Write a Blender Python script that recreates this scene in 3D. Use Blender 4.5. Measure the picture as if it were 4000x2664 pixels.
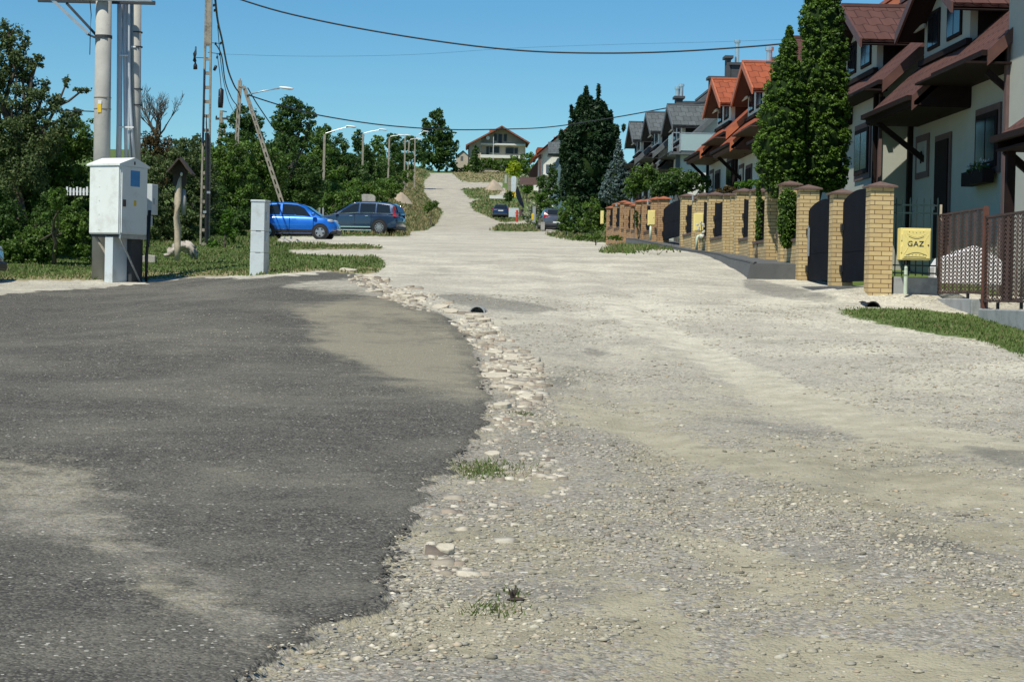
import bpy, math, random
import numpy as np
from mathutils import Vector, Matrix
R = math.radians
scene = bpy.context.scene
col = scene.collection
for o in list(bpy.data.objects): bpy.data.objects.remove(o)
random.seed(7)

# ---------------------------------------------------------------- camera
F = 7700.0; EYE = 1.35; YAW = math.atan(220/F); PIT = math.atan(182/F); ROL = 0.02
_f = np.array([math.sin(YAW)*math.cos(PIT), math.cos(YAW)*math.cos(PIT), -math.sin(PIT)])
_r = np.array([math.cos(YAW), -math.sin(YAW), 0.0]); _u = np.cross(_r, _f)
CR = math.cos(ROL)*_r + math.sin(ROL)*_u
CU = -math.sin(ROL)*_r + math.cos(ROL)*_u
camd = bpy.data.cameras.new('camera'); cam = bpy.data.objects.new('camera', camd); col.objects.link(cam)
camd.sensor_width = 36; camd.lens = 36*F/4000; camd.clip_start = 0.1; camd.clip_end = 5000
m = Matrix(((CR[0], CU[0], -_f[0], 0), (CR[1], CU[1], -_f[1], 0), (CR[2], CU[2], -_f[2], EYE), (0, 0, 0, 1)))
cam.matrix_world = m
scene.camera = cam
# ---------------------------------------------------------------- sky, sun, exposure
SUN_EL = R(57); SUN_AZ = R(33)      # light travels towards +Y and a little towards +X
w = bpy.data.worlds.new('World'); scene.world = w; w.use_nodes = True
nt = w.node_tree; bg = nt.nodes['Background']
sk = nt.nodes.new('ShaderNodeTexSky'); sk.sky_type = 'NISHITA'; sk.sun_disc = False
sk.sun_elevation = SUN_EL; sk.sun_rotation = math.pi + SUN_AZ; sk.altitude = 200
sk.air_density = 1.0; sk.dust_density = 0.0; sk.ozone_density = 4.0
hs = nt.nodes.new('ShaderNodeHueSaturation'); hs.inputs['Saturation'].default_value = 1.25; nt.links.new(sk.outputs[0], hs.inputs['Color'])
mx = nt.nodes.new('ShaderNodeMixRGB'); mx.blend_type = 'MULTIPLY'; mx.inputs[0].default_value = 1; mx.inputs[2].default_value = (0.79, 1.065, 1.10, 1)
nt.links.new(hs.outputs[0], mx.inputs[1]); nt.links.new(mx.outputs[0], bg.inputs[0]); bg.inputs[1].default_value = 0.094
sl = bpy.data.lights.new('sun', 'SUN'); sl.energy = 5.0; sl.angle = R(0.5); sl.color = (1.0, 0.945, 0.82)
sun = bpy.data.objects.new('sun', sl); col.objects.link(sun)
ldir = Vector((math.sin(SUN_AZ)*math.cos(SUN_EL), math.cos(SUN_AZ)*math.cos(SUN_EL), -math.sin(SUN_EL)))
sun.rotation_euler = ldir.to_track_quat('-Z', 'Y').to_euler(); sun.location = (-20, -30, 60)
scene.view_settings.view_transform = 'Standard'; scene.view_settings.look = 'None'
scene.view_settings.exposure = 0.0; scene.view_settings.gamma = 1.0
scene.render.resolution_x = 1024; scene.render.resolution_y = 681

# ---------------------------------------------------------------- pixel <-> world
def ray(u, v):
    return _f + CR*((u-2000)/F) - CU*((v-1332)/F)
def at(u, v, Y):                      # point on the sight line at street distance Y
    d = ray(u, v); t = Y/d[1]
    return np.array([d[0]*t, Y, EYE+d[2]*t])
def proj(x, y, z):
    p0 = x*_f[0]+y*_f[1]+(z-EYE)*_f[2]; a = x*CR[0]+y*CR[1]+(z-EYE)*CR[2]; b = x*CU[0]+y*CU[1]+(z-EYE)*CU[2]
    p0 = np.maximum(p0, 1e-3)
    return 2000+F*a/p0, 1332-F*b/p0
def sstep(a, b, x):
    t = np.clip((x-a)/(b-a), 0, 1); return t*t*(3-2*t)

# ---------------------------------------------------------------- objects
def tag(o, label=None, cat=None, group=None, kind=None):
    if label: o['label'] = label
    if cat: o['category'] = cat
    if group: o['group'] = group
    if kind: o['kind'] = kind
    return o
def thing(name, label, cat, loc=(0, 0, 0), rotz=0, group=None):
    o = bpy.data.objects.new(name, None); col.objects.link(o); o.empty_display_size = 0.3
    o.location = loc; o.rotation_euler = (0, 0, rotz)
    return tag(o, label, cat, group)
def dup(root, loc, rotz=None, label=None):
    r = root.copy(); col.objects.link(r); r.location = loc
    if rotz is not None: r.rotation_euler = (0, 0, rotz)
    if label: r['label'] = label
    for ch in list(root.children):
        c = ch.copy(); col.objects.link(c); c.parent = r
        for g in list(ch.children):
            d = g.copy(); col.objects.link(d); d.parent = c
    return r
class MB:
    def __init__(s): s.v = []; s.f = []
    def add(s, vs, fs):
        n = len(s.v); s.v += [tuple(map(float, p)) for p in vs]; s.f += [tuple(i+n for i in f) for f in fs]; return s
    def box(s, x0, x1, y0, y1, z0, z1):
        return s.add([(x0,y0,z0),(x1,y0,z0),(x1,y1,z0),(x0,y1,z0),(x0,y0,z1),(x1,y0,z1),(x1,y1,z1),(x0,y1,z1)],
              [(0,3,2,1),(4,5,6,7),(0,1,5,4),(1,2,6,5),(2,3,7,6),(3,0,4,7)])
    def bar(s, a, b, w, h, up=(0, 0, 1)):
        a = Vector(a); b = Vector(b); d = (b-a).normalized(); up = Vector(up)
        sx = d.cross(up)
        if sx.length < 1e-4: sx = d.cross(Vector((1, 0, 0)))
        sx.normalize(); sz = sx.cross(d).normalized(); vs = []
        for p in (a, b):
            for i, j in ((-1,-1),(1,-1),(1,1),(-1,1)): vs.append(p+sx*(w/2*i)+sz*(h/2*j))
        return s.add(vs, [(0,1,2,3),(7,6,5,4),(0,4,5,1),(1,5,6,2),(2,6,7,3),(3,7,4,0)])
    def cone(s, a, b, r0, r1, n=10, cap=True):
        a = Vector(a); b = Vector(b); d = (b-a).normalized()
        sx = d.cross(Vector((0, 0, 1)))
        if sx.length < 1e-3: sx = Vector((1, 0, 0))
        sx.normalize(); sy = d.cross(sx); vs = []
        for p, r in ((a, r0), (b, r1)):
            for i in range(n):
                t = 2*math.pi*i/n; vs.append(p+sx*(r*math.cos(t))+sy*(r*math.sin(t)))
        fs = [(i, (i+1) % n, n+(i+1) % n, n+i) for i in range(n)]
        if cap: fs += [tuple(range(n-1, -1, -1)), tuple(range(n, 2*n))]
        return s.add(vs, fs)
    def tube(s, pts, r, n=6):
        pts = [Vector(p) for p in pts]; N = len(pts); vs = []; 
        rr = r if hasattr(r, '__len__') else [r]*N
        for k, p in enumerate(pts):
            d = (pts[min(k+1, N-1)]-pts[max(k-1, 0)]).normalized()
            sx = d.cross(Vector((0.01, 0.02, 1))); sx.normalize(); sy = d.cross(sx)
            for i in range(n):
                t = 2*math.pi*i/n; vs.append(p+sx*(rr[k]*math.cos(t))+sy*(rr[k]*math.sin(t)))
        fs = []
        for k in range(N-1):
            for i in range(n): fs.append((k*n+i, k*n+(i+1) % n, (k+1)*n+(i+1) % n, (k+1)*n+i))
        fs += [tuple(range(n-1, -1, -1)), tuple(range((N-1)*n, N*n))]
        return s.add(vs, fs)
    def prism(s, poly, axis, a, b):   # poly in the two other axes
        n = len(poly); vs = []
        for t in (a, b):
            for p in poly:
                q = {'x': (t, p[0], p[1]), 'y': (p[0], t, p[1]), 'z': (p[0], p[1], t)}[axis]; vs.append(q)
        return s.add(vs, [tuple(range(n-1, -1, -1)), tuple(range(n, 2*n))]+[(i, (i+1) % n, n+(i+1) % n, n+i) for i in range(n)])
    def slab(s, poly, nrm, th):       # planar polygon thickened along -nrm
        nrm = Vector(nrm).normalized(); n = len(poly)
        vs = [Vector(p) for p in poly]+[Vector(p)-nrm*th for p in poly]
        return s.add(vs, [tuple(range(n)), tuple(range(2*n-1, n-1, -1))]+[(i, n+i, n+(i+1) % n, (i+1) % n) for i in range(n)])
    def blob(s, c, r, seed=0, n=8, m_=5, amp=0.2):
        rnd = random.Random(seed); vs = []; fs = []
        for j in range(m_+1):
            ph = math.pi*j/m_
            for i in range(n):
                t = 2*math.pi*i/n; k = 1+rnd.uniform(-amp, amp)
                if j in (0, m_): k = 1
                vs.append((c[0]+r[0]*k*math.sin(ph)*math.cos(t), c[1]+r[1]*k*math.sin(ph)*math.sin(t), c[2]+r[2]*k*math.cos(ph)))
        for j in range(m_):
            for i in range(n): fs.append((j*n+i, (j+1)*n+i, (j+1)*n+(i+1) % n, j*n+(i+1) % n))
        return s.add(vs, fs)
    def shift(s, d):
        s.v = [(p[0]-d[0], p[1]-d[1], p[2]-d[2]) for p in s.v]; return s
def build(mb, name, mat, parent=None, world=False, smooth=False, bevel=0, loc=None):
    if world and parent is not None:
        q = parent; d = Vector((0, 0, 0))
        while q is not None: d += Vector(q.location); q = q.parent
        mb.shift(d)
    if loc is not None: mb.shift(loc)
    me = bpy.data.meshes.new(name); me.from_pydata(mb.v, [], mb.f); me.update()
    import bmesh
    bm = bmesh.new(); bm.from_mesh(me); bmesh.ops.recalc_face_normals(bm, faces=bm.faces); bm.to_mesh(me); bm.free()
    if smooth: me.polygons.foreach_set('use_smooth', [True]*len(me.polygons))
    me.materials.append(mat)
    o = bpy.data.objects.new(name, me); col.objects.link(o)
    if parent is not None: o.parent = parent
    if loc is not None: o.location = loc
    if bevel:
        b = o.modifiers.new('bevel', 'BEVEL'); b.width = bevel; b.segments = 2; b.limit_method = 'ANGLE'; b.angle_limit = R(40)
    return o
def npmesh(name, V, faces, mat, parent=None, loc=None):     # V (N,3), faces (M,k) arrays
    V = np.asarray(V, dtype=np.float32)
    if loc is not None: V = V-np.asarray(loc, dtype=np.float32)
    me = bpy.data.meshes.new(name); M, k = faces.shape
    me.vertices.add(len(V)); me.vertices.foreach_set('co', V.ravel())
    me.loops.add(M*k); me.loops.foreach_set('vertex_index', faces.ravel().astype(np.int32))
    me.polygons.add(M); me.polygons.foreach_set('loop_start', np.arange(0, M*k, k, dtype=np.int32))
    me.update(calc_edges=True); me.materials.append(mat)
    o = bpy.data.objects.new(name, me); col.objects.link(o)
    if parent is not None: o.parent = parent
    if loc is not None: o.location = loc
    return o

# ---------------------------------------------------------------- materials
class NT:
    def __init__(s, name):
        s.m = bpy.data.materials.new(name); s.m.use_nodes = True; s.t = s.m.node_tree
        s.b = s.t.nodes['Principled BSDF']
    def n(s, typ, **kw):
        x = s.t.nodes.new('ShaderNode'+typ)
        for k, v in kw.items():
            if hasattr(x, k): setattr(x, k, v)
        return x
    def l(s, a, b): s.t.links.new(a, b)
    def set(s, node, **kw):
        for k, v in kw.items():
            i = node.inputs[k.replace('_', ' ')] if k.replace('_', ' ') in node.inputs else node.inputs[k]
            if hasattr(v, 'is_linked') or hasattr(v, 'links'): s.l(v, i)
            else: i.default_value = v
        return node
    def noise(s, vec, scale, detail=4, rough=0.55):
        x = s.n('TexNoise'); x.inputs['Scale'].default_value = scale; x.inputs['Detail'].default_value = detail
        x.inputs['Roughness'].default_value = rough; s.l(vec, x.inputs['Vector']); return x.outputs['Fac']
    def ramp(s, fac, stops):
        x = s.n('ValToRGB'); e = x.color_ramp.elements
        while len(e) > 1: e.remove(e[-1])
        for i, (p, c) in enumerate(stops):
            c4 = (c, c, c, 1) if not hasattr(c, '__len__') else (c[0], c[1], c[2], 1)
            if i == 0: e[0].position = p; e[0].color = c4
            else: q = e.new(p); q.color = c4
        s.l(fac, x.inputs[0]); return x.outputs[0]
    def math(s, op, a, b=None, clamp=False):
        x = s.n('Math', operation=op); x.use_clamp = clamp
        for i, q in enumerate((a, b)):
            if q is None: continue
            if hasattr(q, 'links'): s.l(q, x.inputs[i])
            else: x.inputs[i].default_value = q
        return x.outputs[0]
    def mix(s, fac, a, b, mode='MIX'):
        x = s.n('MixRGB'); x.blend_type = mode
        for i, q in enumerate((fac, a, b)):
            if hasattr(q, 'links'): s.l(q, x.inputs[i])
            else: x.inputs[i].default_value = q if i == 0 else (q[0], q[1], q[2], 1)
        return x.outputs[0]
    def bump(s, h, strength=0.4, dist=0.02):
        x = s.n('Bump'); x.inputs['Strength'].default_value = strength; x.inputs['Distance'].default_value = dist
        s.l(h, x.inputs['Height']); s.l(x.outputs[0], s.b.inputs['Normal'])
    def pos(s): return s.n('NewGeometry').outputs['Position']
    def obj(s): return s.n('TexCoord').outputs['Object']
def pm(name, c, rough=0.6, metal=0.0, var=0.12, scale=6.0, bump=0.0, coat=0.0, stain=None, spec=0.5):
    t = NT(name); co = t.obj()
    n = t.noise(co, scale, 5); c2 = t.ramp(n, [(0.25, [x*(1-var) for x in c]), (0.75, [min(1, x*(1+var)) for x in c])])
    if stain:
        n2 = t.noise(co, stain[0], 6, 0.7); f = t.ramp(n2, [(stain[2], 0), (min(1, stain[2]+0.15), 1)])
        f = t.math('MULTIPLY', f, stain[3] if len(stain) > 3 else 0.7); c2 = t.mix(f, c2, stain[1])
    t.l(c2, t.b.inputs['Base Color']); t.b.inputs['Roughness'].default_value = rough; t.b.inputs['Metallic'].default_value = metal
    t.b.inputs['Specular IOR Level'].default_value = spec
    if coat: t.b.inputs['Coat Weight'].default_value = coat; t.b.inputs['Coat Roughness'].default_value = 0.04
    if bump: t.bump(t.noise(co, scale*6, 5), bump, 0.01)
    return t.m
def leafmat(name, dark, light, trans=0.40, scale=1.2, tint=None):
    t = NT(name)
    rnd = t.n('NewGeometry').outputs['Random Per Island']
    n = t.noise(t.obj(), scale, 3)
    f = t.math('ADD', t.math('MULTIPLY', rnd, 0.55), t.math('MULTIPLY', n, 0.6)); 
    st = [(0.25, dark), (0.85, light)]
    c = t.ramp(f, st)
    if tint: c = t.mix(t.ramp(rnd, [(tint[1], 0), (tint[1]+0.02, 1)]), c, tint[0])
    t.l(c, t.b.inputs['Base Color']); t.b.inputs['Roughness'].default_value = 0.55; t.b.inputs['Specular IOR Level'].default_value = 0.3
    tr = t.n('BsdfTranslucent'); t.l(c, tr.inputs[0]); ms = t.n('MixShader'); ms.inputs[0].default_value = trans
    out = t.t.nodes['Material Output']; t.l(t.b.outputs[0], ms.inputs[1]); t.l(tr.outputs[0], ms.inputs[2]); t.l(ms.outputs[0], out.inputs[0])
    return t.m
def brickmat(name, c1, c2, mortar, dark=None):
    t = NT(name); o = t.obj(); sp = t.n('SeparateXYZ'); t.l(o, sp.inputs[0])
    oi = t.n('ObjectInfo'); k = t.math('MULTIPLY', t.math('FLOOR', t.math('MULTIPLY', oi.outputs['Random'], 60)), 0.15)
    cb = t.n('CombineXYZ'); t.l(t.math('ADD', t.math('ADD', sp.outputs[0], sp.outputs[1]), 0.19), cb.inputs[0]); t.l(t.math('ADD', sp.outputs[2], k), cb.inputs[1])
    br = t.n('TexBrick'); t.l(cb.outputs[0], br.inputs['Vector']); br.inputs['Scale'].default_value = 1
    br.inputs['Brick Width'].default_value = 0.26; br.inputs['Row Height'].default_value = 0.075; br.inputs['Mortar Size'].default_value = 0.006
    br.inputs['Mortar Smooth'].default_value = 0.1; br.inputs['Bias'].default_value = -0.2
    br.inputs['Color1'].default_value = (*c1, 1); br.inputs['Color2'].default_value = (*c2, 1); br.inputs['Mortar'].default_value = (*mortar, 1)
    n = t.noise(o, 9, 5); c = t.mix(t.ramp(n, [(0.35, 0), (0.8, 0.35)]), br.outputs[0], dark or [x*0.7 for x in c1])
    t.l(c, t.b.inputs['Base Color']); t.b.inputs['Roughness'].default_value = 0.85
    t.bump(t.math('SUBTRACT', 1, br.outputs['Fac']), 0.5, 0.008); return t.m
def tilemat(name, c, axis, rough=0.6, w_=0.34, h_=0.25):
    t = NT(name); o = t.obj(); sp = t.n('SeparateXYZ'); t.l(o, sp.inputs[0])
    a = sp.outputs[0 if axis == 'x' else 1]
    cb = t.n('CombineXYZ'); t.l(a, cb.inputs[0])
    wv = t.math('MULTIPLY', t.math('SINE', t.math('MULTIPLY', a, 2*math.pi/w_)), 0.025)
    t.l(t.math('ADD', sp.outputs[2], wv), cb.inputs[1])
    br = t.n('TexBrick'); t.l(cb.outputs[0], br.inputs['Vector']); br.inputs['Scale'].default_value = 1; br.offset = 0.5
    br.inputs['Brick Width'].default_value = w_; br.inputs['Row Height'].default_value = h_; br.inputs['Mortar Size'].default_value = 0.012
    br.inputs['Mortar Smooth'].default_value = 0.6
    br.inputs['Color1'].default_value = (*[x*0.85 for x in c], 1); br.inputs['Color2'].default_value = (*[min(1, x*1.15) for x in c], 1); br.inputs['Mortar'].default_value = (*[x*0.35 for x in c], 1)
    n = t.noise(o, 1.3, 6, 0.65); c2 = t.mix(t.ramp(n, [(0.4, 0), (0.8, 0.35)]), br.outputs[0], [x*0.5+0.03 for x in c])
    t.l(c2, t.b.inputs['Base Color']); t.b.inputs['Roughness'].default_value = 0.85; t.b.inputs['Specular IOR Level'].default_value = 0.2
    h = t.math('ADD', t.math('MULTIPLY', t.math('SINE', t.math('MULTIPLY', a, 2*math.pi/w_)), 0.5), t.math('SUBTRACT', 1, br.outputs['Fac']))
    t.bump(h, 0.5, 0.03); return t.m
M = {}
def defs():
    M['concrete'] = pm('pole_concrete', (0.42, 0.41, 0.37), 0.85, var=0.14, scale=3, bump=0.3, stain=(5, (0.22, 0.21, 0.19), 0.58, 0.6))
    M['oldconc'] = pm('old_concrete', (0.30, 0.27, 0.22), 0.9, var=0.2, scale=8, bump=0.4, stain=(6, (0.12, 0.10, 0.08), 0.5, 0.7))
    M['slabconc'] = pm('slab_concrete', (0.10, 0.105, 0.105), 0.9, var=0.2, scale=5, bump=0.5, stain=(2.5, (0.09, 0.09, 0.09), 0.5, 0.6))
    M['greyconc'] = pm('footing_concrete', (0.32, 0.33, 0.33), 0.9, var=0.15, scale=4, bump=0.4, stain=(3, (0.16, 0.17, 0.17), 0.5, 0.6))
    M['conduit'] = pm('grey_plastic', (0.46, 0.51, 0.56), 0.45, var=0.08, scale=2)
    M['galv'] = pm('galvanised_steel', (0.42, 0.45, 0.46), 0.45, 0.6, var=0.15, scale=12)
    M['dsteel'] = pm('dark_steel', (0.05, 0.055, 0.06), 0.6, 0.3, var=0.2, scale=10)
    M['cabinet'] = pm('cabinet_paint', (0.74, 0.78, 0.74), 0.5, var=0.05, scale=2, stain=(2.2, (0.45, 0.44, 0.38), 0.50, 0.45))
    M['cabinet2'] = pm('cabinet_polyester', (0.56, 0.62, 0.64), 0.6, var=0.05, scale=2, stain=(3, (0.36, 0.36, 0.32), 0.5, 0.5))
    M['bluestk'] = pm('blue_sticker', (0.05, 0.25, 0.52), 0.5)
    M['yellowstk'] = pm('yellow_sticker', (0.75, 0.5, 0.03), 0.5)
    M['whitep'] = pm('white_paint', (0.75, 0.76, 0.75), 0.4, var=0.04)
    M['black'] = pm('black_plastic', (0.012, 0.013, 0.015), 0.5, var=0.2)
    M['rubber'] = pm('rubber', (0.018, 0.018, 0.019), 0.85, var=0.2)
    M['cable'] = pm('black_cable', (0.02, 0.025, 0.03), 0.7)
    M['oldwood'] = pm('weathered_wood', (0.50, 0.42, 0.31), 0.8, var=0.2, scale=14, bump=0.5, stain=(6, (0.2, 0.15, 0.1), 0.55, 0.7))
    M['darkwood'] = pm('dark_wood', (0.05, 0.036, 0.028), 0.8, var=0.3, scale=10, bump=0.4)
    M['rootwood'] = pm('bleached_root', (0.42, 0.38, 0.33), 0.85, var=0.3, scale=5, bump=0.5, stain=(3, (0.08, 0.07, 0.06), 0.5, 0.8))
    M['bark'] = pm('bark', (0.09, 0.075, 0.055), 0.9, var=0.3, scale=8, bump=0.5)
    M['brickY'] = brickmat('yellow_brick', (0.60, 0.46, 0.23), (0.48, 0.33, 0.15), (0.10, 0.062, 0.035))
    M['brickR'] = brickmat('red_brick', (0.46, 0.29, 0.14), (0.31, 0.165, 0.08), (0.07, 0.045, 0.035))
    M['capB'] = pm('brown_cap', (0.13, 0.085, 0.07), 0.8, var=0.2, scale=20, bump=0.3)
    M['capR'] = pm('red_cap', (0.36, 0.12, 0.06), 0.8, var=0.2, scale=20, bump=0.3)
    M['gate'] = pm('gate_sheet', (0.007, 0.009, 0.014), 0.85, 0.0, var=0.2, scale=3, spec=0.08)
    M['gasY'] = pm('gas_yellow', (0.80, 0.67, 0.24), 0.55, var=0.05, scale=2)
    M['gasY2'] = pm('gas_yellow_worn', (0.80, 0.67, 0.25), 0.55, var=0.05, scale=2)
    M['gasD'] = pm('gas_letter', (0.03, 0.03, 0.03), 0.5)
    M['paleg'] = pm('pale_green_pipe', (0.50, 0.58, 0.46), 0.5, var=0.12, scale=9, stain=(12, (0.3, 0.3, 0.22), 0.55))
    M['railg'] = pm('dark_green_rail', (0.02, 0.045, 0.045), 0.5, 0.2)
    M['rust'] = pm('rusty_steel', (0.075, 0.042, 0.034), 0.85, 0.1, var=0.3, scale=7, bump=0.3, stain=(8, (0.04, 0.03, 0.028), 0.5, 0.8))
    M['rustpost'] = pm('rust_red_post', (0.12, 0.045, 0.03), 0.8, var=0.3, scale=7, bump=0.3)
    M['tarp'] = pm('white_tarp', (0.82, 0.84, 0.87), 0.6, var=0.06, scale=6)
    M['plaster'] = pm('cream_plaster', (0.40, 0.41, 0.355), 0.9, var=0.05, scale=2, bump=0.35, stain=(1.2, (0.42, 0.41, 0.35), 0.62, 0.5))
    M['plasterW'] = pm('white_plaster', (0.66, 0.66, 0.60), 0.9, var=0.05, scale=2, bump=0.3, stain=(1.2, (0.5, 0.5, 0.45), 0.62, 0.4))
    M['plasterG'] = pm('grey_beige_plaster', (0.42, 0.37, 0.29), 0.9, var=0.12, scale=0.6, stain=(0.5, (0.22, 0.2, 0.16), 0.55, 0.6))
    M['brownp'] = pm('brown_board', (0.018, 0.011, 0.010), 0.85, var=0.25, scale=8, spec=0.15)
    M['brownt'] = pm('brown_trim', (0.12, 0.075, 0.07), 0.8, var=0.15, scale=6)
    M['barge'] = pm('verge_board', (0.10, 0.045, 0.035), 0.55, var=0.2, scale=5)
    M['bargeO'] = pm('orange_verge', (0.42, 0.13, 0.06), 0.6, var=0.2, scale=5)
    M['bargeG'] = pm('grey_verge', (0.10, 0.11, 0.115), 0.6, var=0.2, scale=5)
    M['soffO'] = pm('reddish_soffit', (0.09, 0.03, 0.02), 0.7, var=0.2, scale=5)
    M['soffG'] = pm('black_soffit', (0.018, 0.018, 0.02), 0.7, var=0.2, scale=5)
    for k, c in (('B', (0.100, 0.047, 0.038)), ('O', (0.30, 0.082, 0.038)), ('G', (0.10, 0.115, 0.12))):
        M['tx'+k] = tilemat('roof_tiles_x'+k, c, 'x'); M['ty'+k] = tilemat('roof_tiles_y'+k, c, 'y')
    t = NT('window_glass'); t.b.inputs['Base Color'].default_value = (0.012, 0.016, 0.02, 1); t.b.inputs['Roughness'].default_value = 0.12
    t.b.inputs['Specular IOR Level'].default_value = 0.25; M['glass'] = t.m
    t = NT('balcony_glass'); t.b.inputs['Base Color'].default_value = (0.42, 0.55, 0.56, 1); t.b.inputs['Roughness'].default_value = 0.25; t.b.inputs['Alpha'].default_value = 0.75; M['bglass'] = t.m
    M['roofH'] = pm('hill_roof', (0.22, 0.095, 0.065), 0.85, var=0.25, scale=1.5, spec=0.2)
    M['chim'] = pm('chimney_grey', (0.06, 0.065, 0.07), 0.8, var=0.2, scale=4)
    M['flue'] = pm('steel_flue', (0.75, 0.75, 0.73), 0.3, 0.85, var=0.1)
    M['rock'] = pm('grey_rock', (0.36, 0.34, 0.31), 0.9, var=0.3, scale=3, bump=0.6)
    M['sandp'] = pm('sand_heap', (0.38, 0.31, 0.23), 0.95, var=0.15, scale=2, bump=0.6)
    M['redp'] = pm('red_paint', (0.42, 0.05, 0.03), 0.5)
    M['lens'] = pm('red_lens', (0.32, 0.012, 0.012), 0.15, coat=0.6)
    M['hlens'] = pm('clear_lens', (0.5, 0.53, 0.56), 0.12, 0.3, coat=1)
    M['alloy'] = pm('alloy', (0.50, 0.51, 0.53), 0.3, 0.7)
    M['chrome'] = pm('chrome', (0.8, 0.8, 0.8), 0.12, 1.0, var=0.02)
    M['soil'] = pm('soil', (0.2, 0.15, 0.1), 0.95, var=0.2, bump=0.5)
    def paint(name, c):
        t = NT(name); t.b.inputs['Base Color'].default_value = (*c, 1); t.b.inputs['Metallic'].default_value = 0.35
        t.b.inputs['Roughness'].default_value = 0.32; t.b.inputs['Coat Weight'].default_value = 1; t.b.inputs['Coat Roughness'].default_value = 0.04
        n = t.noise(t.obj(), 3, 5); r = t.ramp(n, [(0.3, 0.26), (0.8, 0.42)]); t.l(r, t.b.inputs['Roughness']); return t.m
    M['pblue'] = paint('blue_paint', (0.010, 0.15, 0.60)); M['pslate'] = paint('slate_blue_paint', (0.022, 0.050, 0.105))
    M['pblack'] = paint('black_paint', (0.01, 0.012, 0.015)); M['pnavy'] = paint('navy_paint', (0.012, 0.025, 0.075)); M['pgrey'] = paint('grey_paint', (0.09, 0.10, 0.13))
    t = NT('car_glass'); t.b.inputs['Base Color'].default_value = (0.015, 0.02, 0.024, 1); t.b.inputs['Roughness'].default_value = 0.03; t.b.inputs['Specular IOR Level'].default_value = 0.5; M['cglass'] = t.m
    M['lfA'] = leafmat('leaf_mid', (0.040, 0.088, 0.014), (0.15, 0.255, 0.042))
    M['lfD'] = leafmat('leaf_dark', (0.026, 0.062, 0.014), (0.090, 0.170, 0.034))
    M['lfB'] = leafmat('leaf_bright', (0.035, 0.10, 0.010), (0.12, 0.24, 0.02))
    M['lfG'] = leafmat('leaf_greyish', (0.036, 0.068, 0.020), (0.15, 0.205, 0.07), tint=((0.26, 0.28, 0.12), 0.97))
    M['lfN'] = leafmat('needle_dark', (0.006, 0.022, 0.007), (0.022, 0.058, 0.015), 0.1)
    M['lfS'] = leafmat('needle_blue', (0.035, 0.065, 0.06), (0.15, 0.215, 0.20), 0.1)
    M['lfT'] = leafmat('thuja_scale', (0.026, 0.066, 0.008), (0.12, 0.215, 0.022), 0.2, scale=2.0)
    M['lfY'] = leafmat('leaf_yellow', (0.20, 0.30, 0.01), (0.42, 0.48, 0.02))
    M['lfW'] = leafmat('leaf_cream', (0.20, 0.25, 0.12), (0.50, 0.52, 0.36))
    M['lfR'] = leafmat('leaf_brown', (0.05, 0.035, 0.015), (0.15, 0.11, 0.04))
    M['lfP'] = leafmat('petal_white', (0.6, 0.6, 0.55), (0.8, 0.8, 0.75))
    M['gr'] = leafmat('grass_green', (0.065, 0.115, 0.022), (0.17, 0.235, 0.06), 0.35, scale=0.6, tint=((0.24, 0.21, 0.10), 0.80))
    M['grD'] = leafmat('grass_dry', (0.20, 0.18, 0.075), (0.44, 0.36, 0.19), 0.35, scale=0.3, tint=((0.14, 0.19, 0.06), 0.66))
M['core'] = None
defs()
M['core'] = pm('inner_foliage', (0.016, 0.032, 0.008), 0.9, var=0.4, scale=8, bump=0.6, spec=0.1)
# ================================================================= GROUND
PY = np.array([-300,-20,0,7,10,15,20,25,32,39,45,52,60,75,85,100,115,140,208,260,320,385,416,450,600,3000.])
PZ = np.array([-2,-.3,-.05,-.02,.05,.25,.5,.85,1.35,1.75,2.15,2.5,2.82,3.3,3.5,4.1,4.75,5.85,9.3,13.5,18.7,24.6,27.0,28,29,29.])
RLY = np.array([0,100,140,208,260,295,345,385,460.]); RLX = np.array([-3,-3,-2.0,-1.35,-3.2,-4.9,-5.7,-5,-4.])
_rs = np.random.RandomState(3); _ph = _rs.rand(14, 3)*6.28; _fr = _rs.uniform(0.25, 1.6, (14, 2))*_rs.choice([-1, 1], (14, 2))
def fbm(x, y, s=1.0):
    r = 0
    for i in range(14): r = r+np.sin(x*_fr[i, 0]*s+_ph[i, 0]+1.7*np.sin(y*_fr[i, 1]*s*0.6+_ph[i, 1]))*np.cos(y*_fr[i, 1]*s+_ph[i, 2])
    return r/5.0
def gz(x, y):
    x = np.asarray(x, float); y = np.asarray(y, float)
    z = np.interp(y, PY, PZ)
    z = (z*2+np.interp(y-2, PY, PZ)+np.interp(y+2, PY, PZ))/4
    z = z-0.27*sstep(-2.8, -6.2, x)*sstep(15, 30, y)*(1-sstep(52, 75, y))
    rl = np.interp(y, RLY, RLX)
    d = np.clip(rl-x-0.5, 0, 60)
    z = z+sstep(112, 170, y)*(3.8*(1-np.exp(-d/4.5))+0.012*d)*(1-0.6*sstep(330, 400, y))
    z = z+0.22*np.exp(-((x-7.2)/1.5)**2-((y-33.0)/1.3)**2)
    near = 1-sstep(30, 70, y)
    z = z+near*(0.035*fbm(x, y, 1.0)+0.010*fbm(x+9, y-4, 3.1))+0.06*(1-near)*fbm(x*0.5, y*0.25)
    # wheel ruts and the eroded gully beside the dark apron
    z = z-near*0.05*np.exp(-((x-1.2-0.02*y)/0.25)**2)*sstep(6, 12, y)-near*0.035*np.exp(-((x-2.9)/0.3)**2)
    z = z+0.6*sstep(9.5, 14, x)*sstep(20, 60, y)
    return z
def g1(x, y): return float(gz(np.array([x]), np.array([y]))[0])
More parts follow.
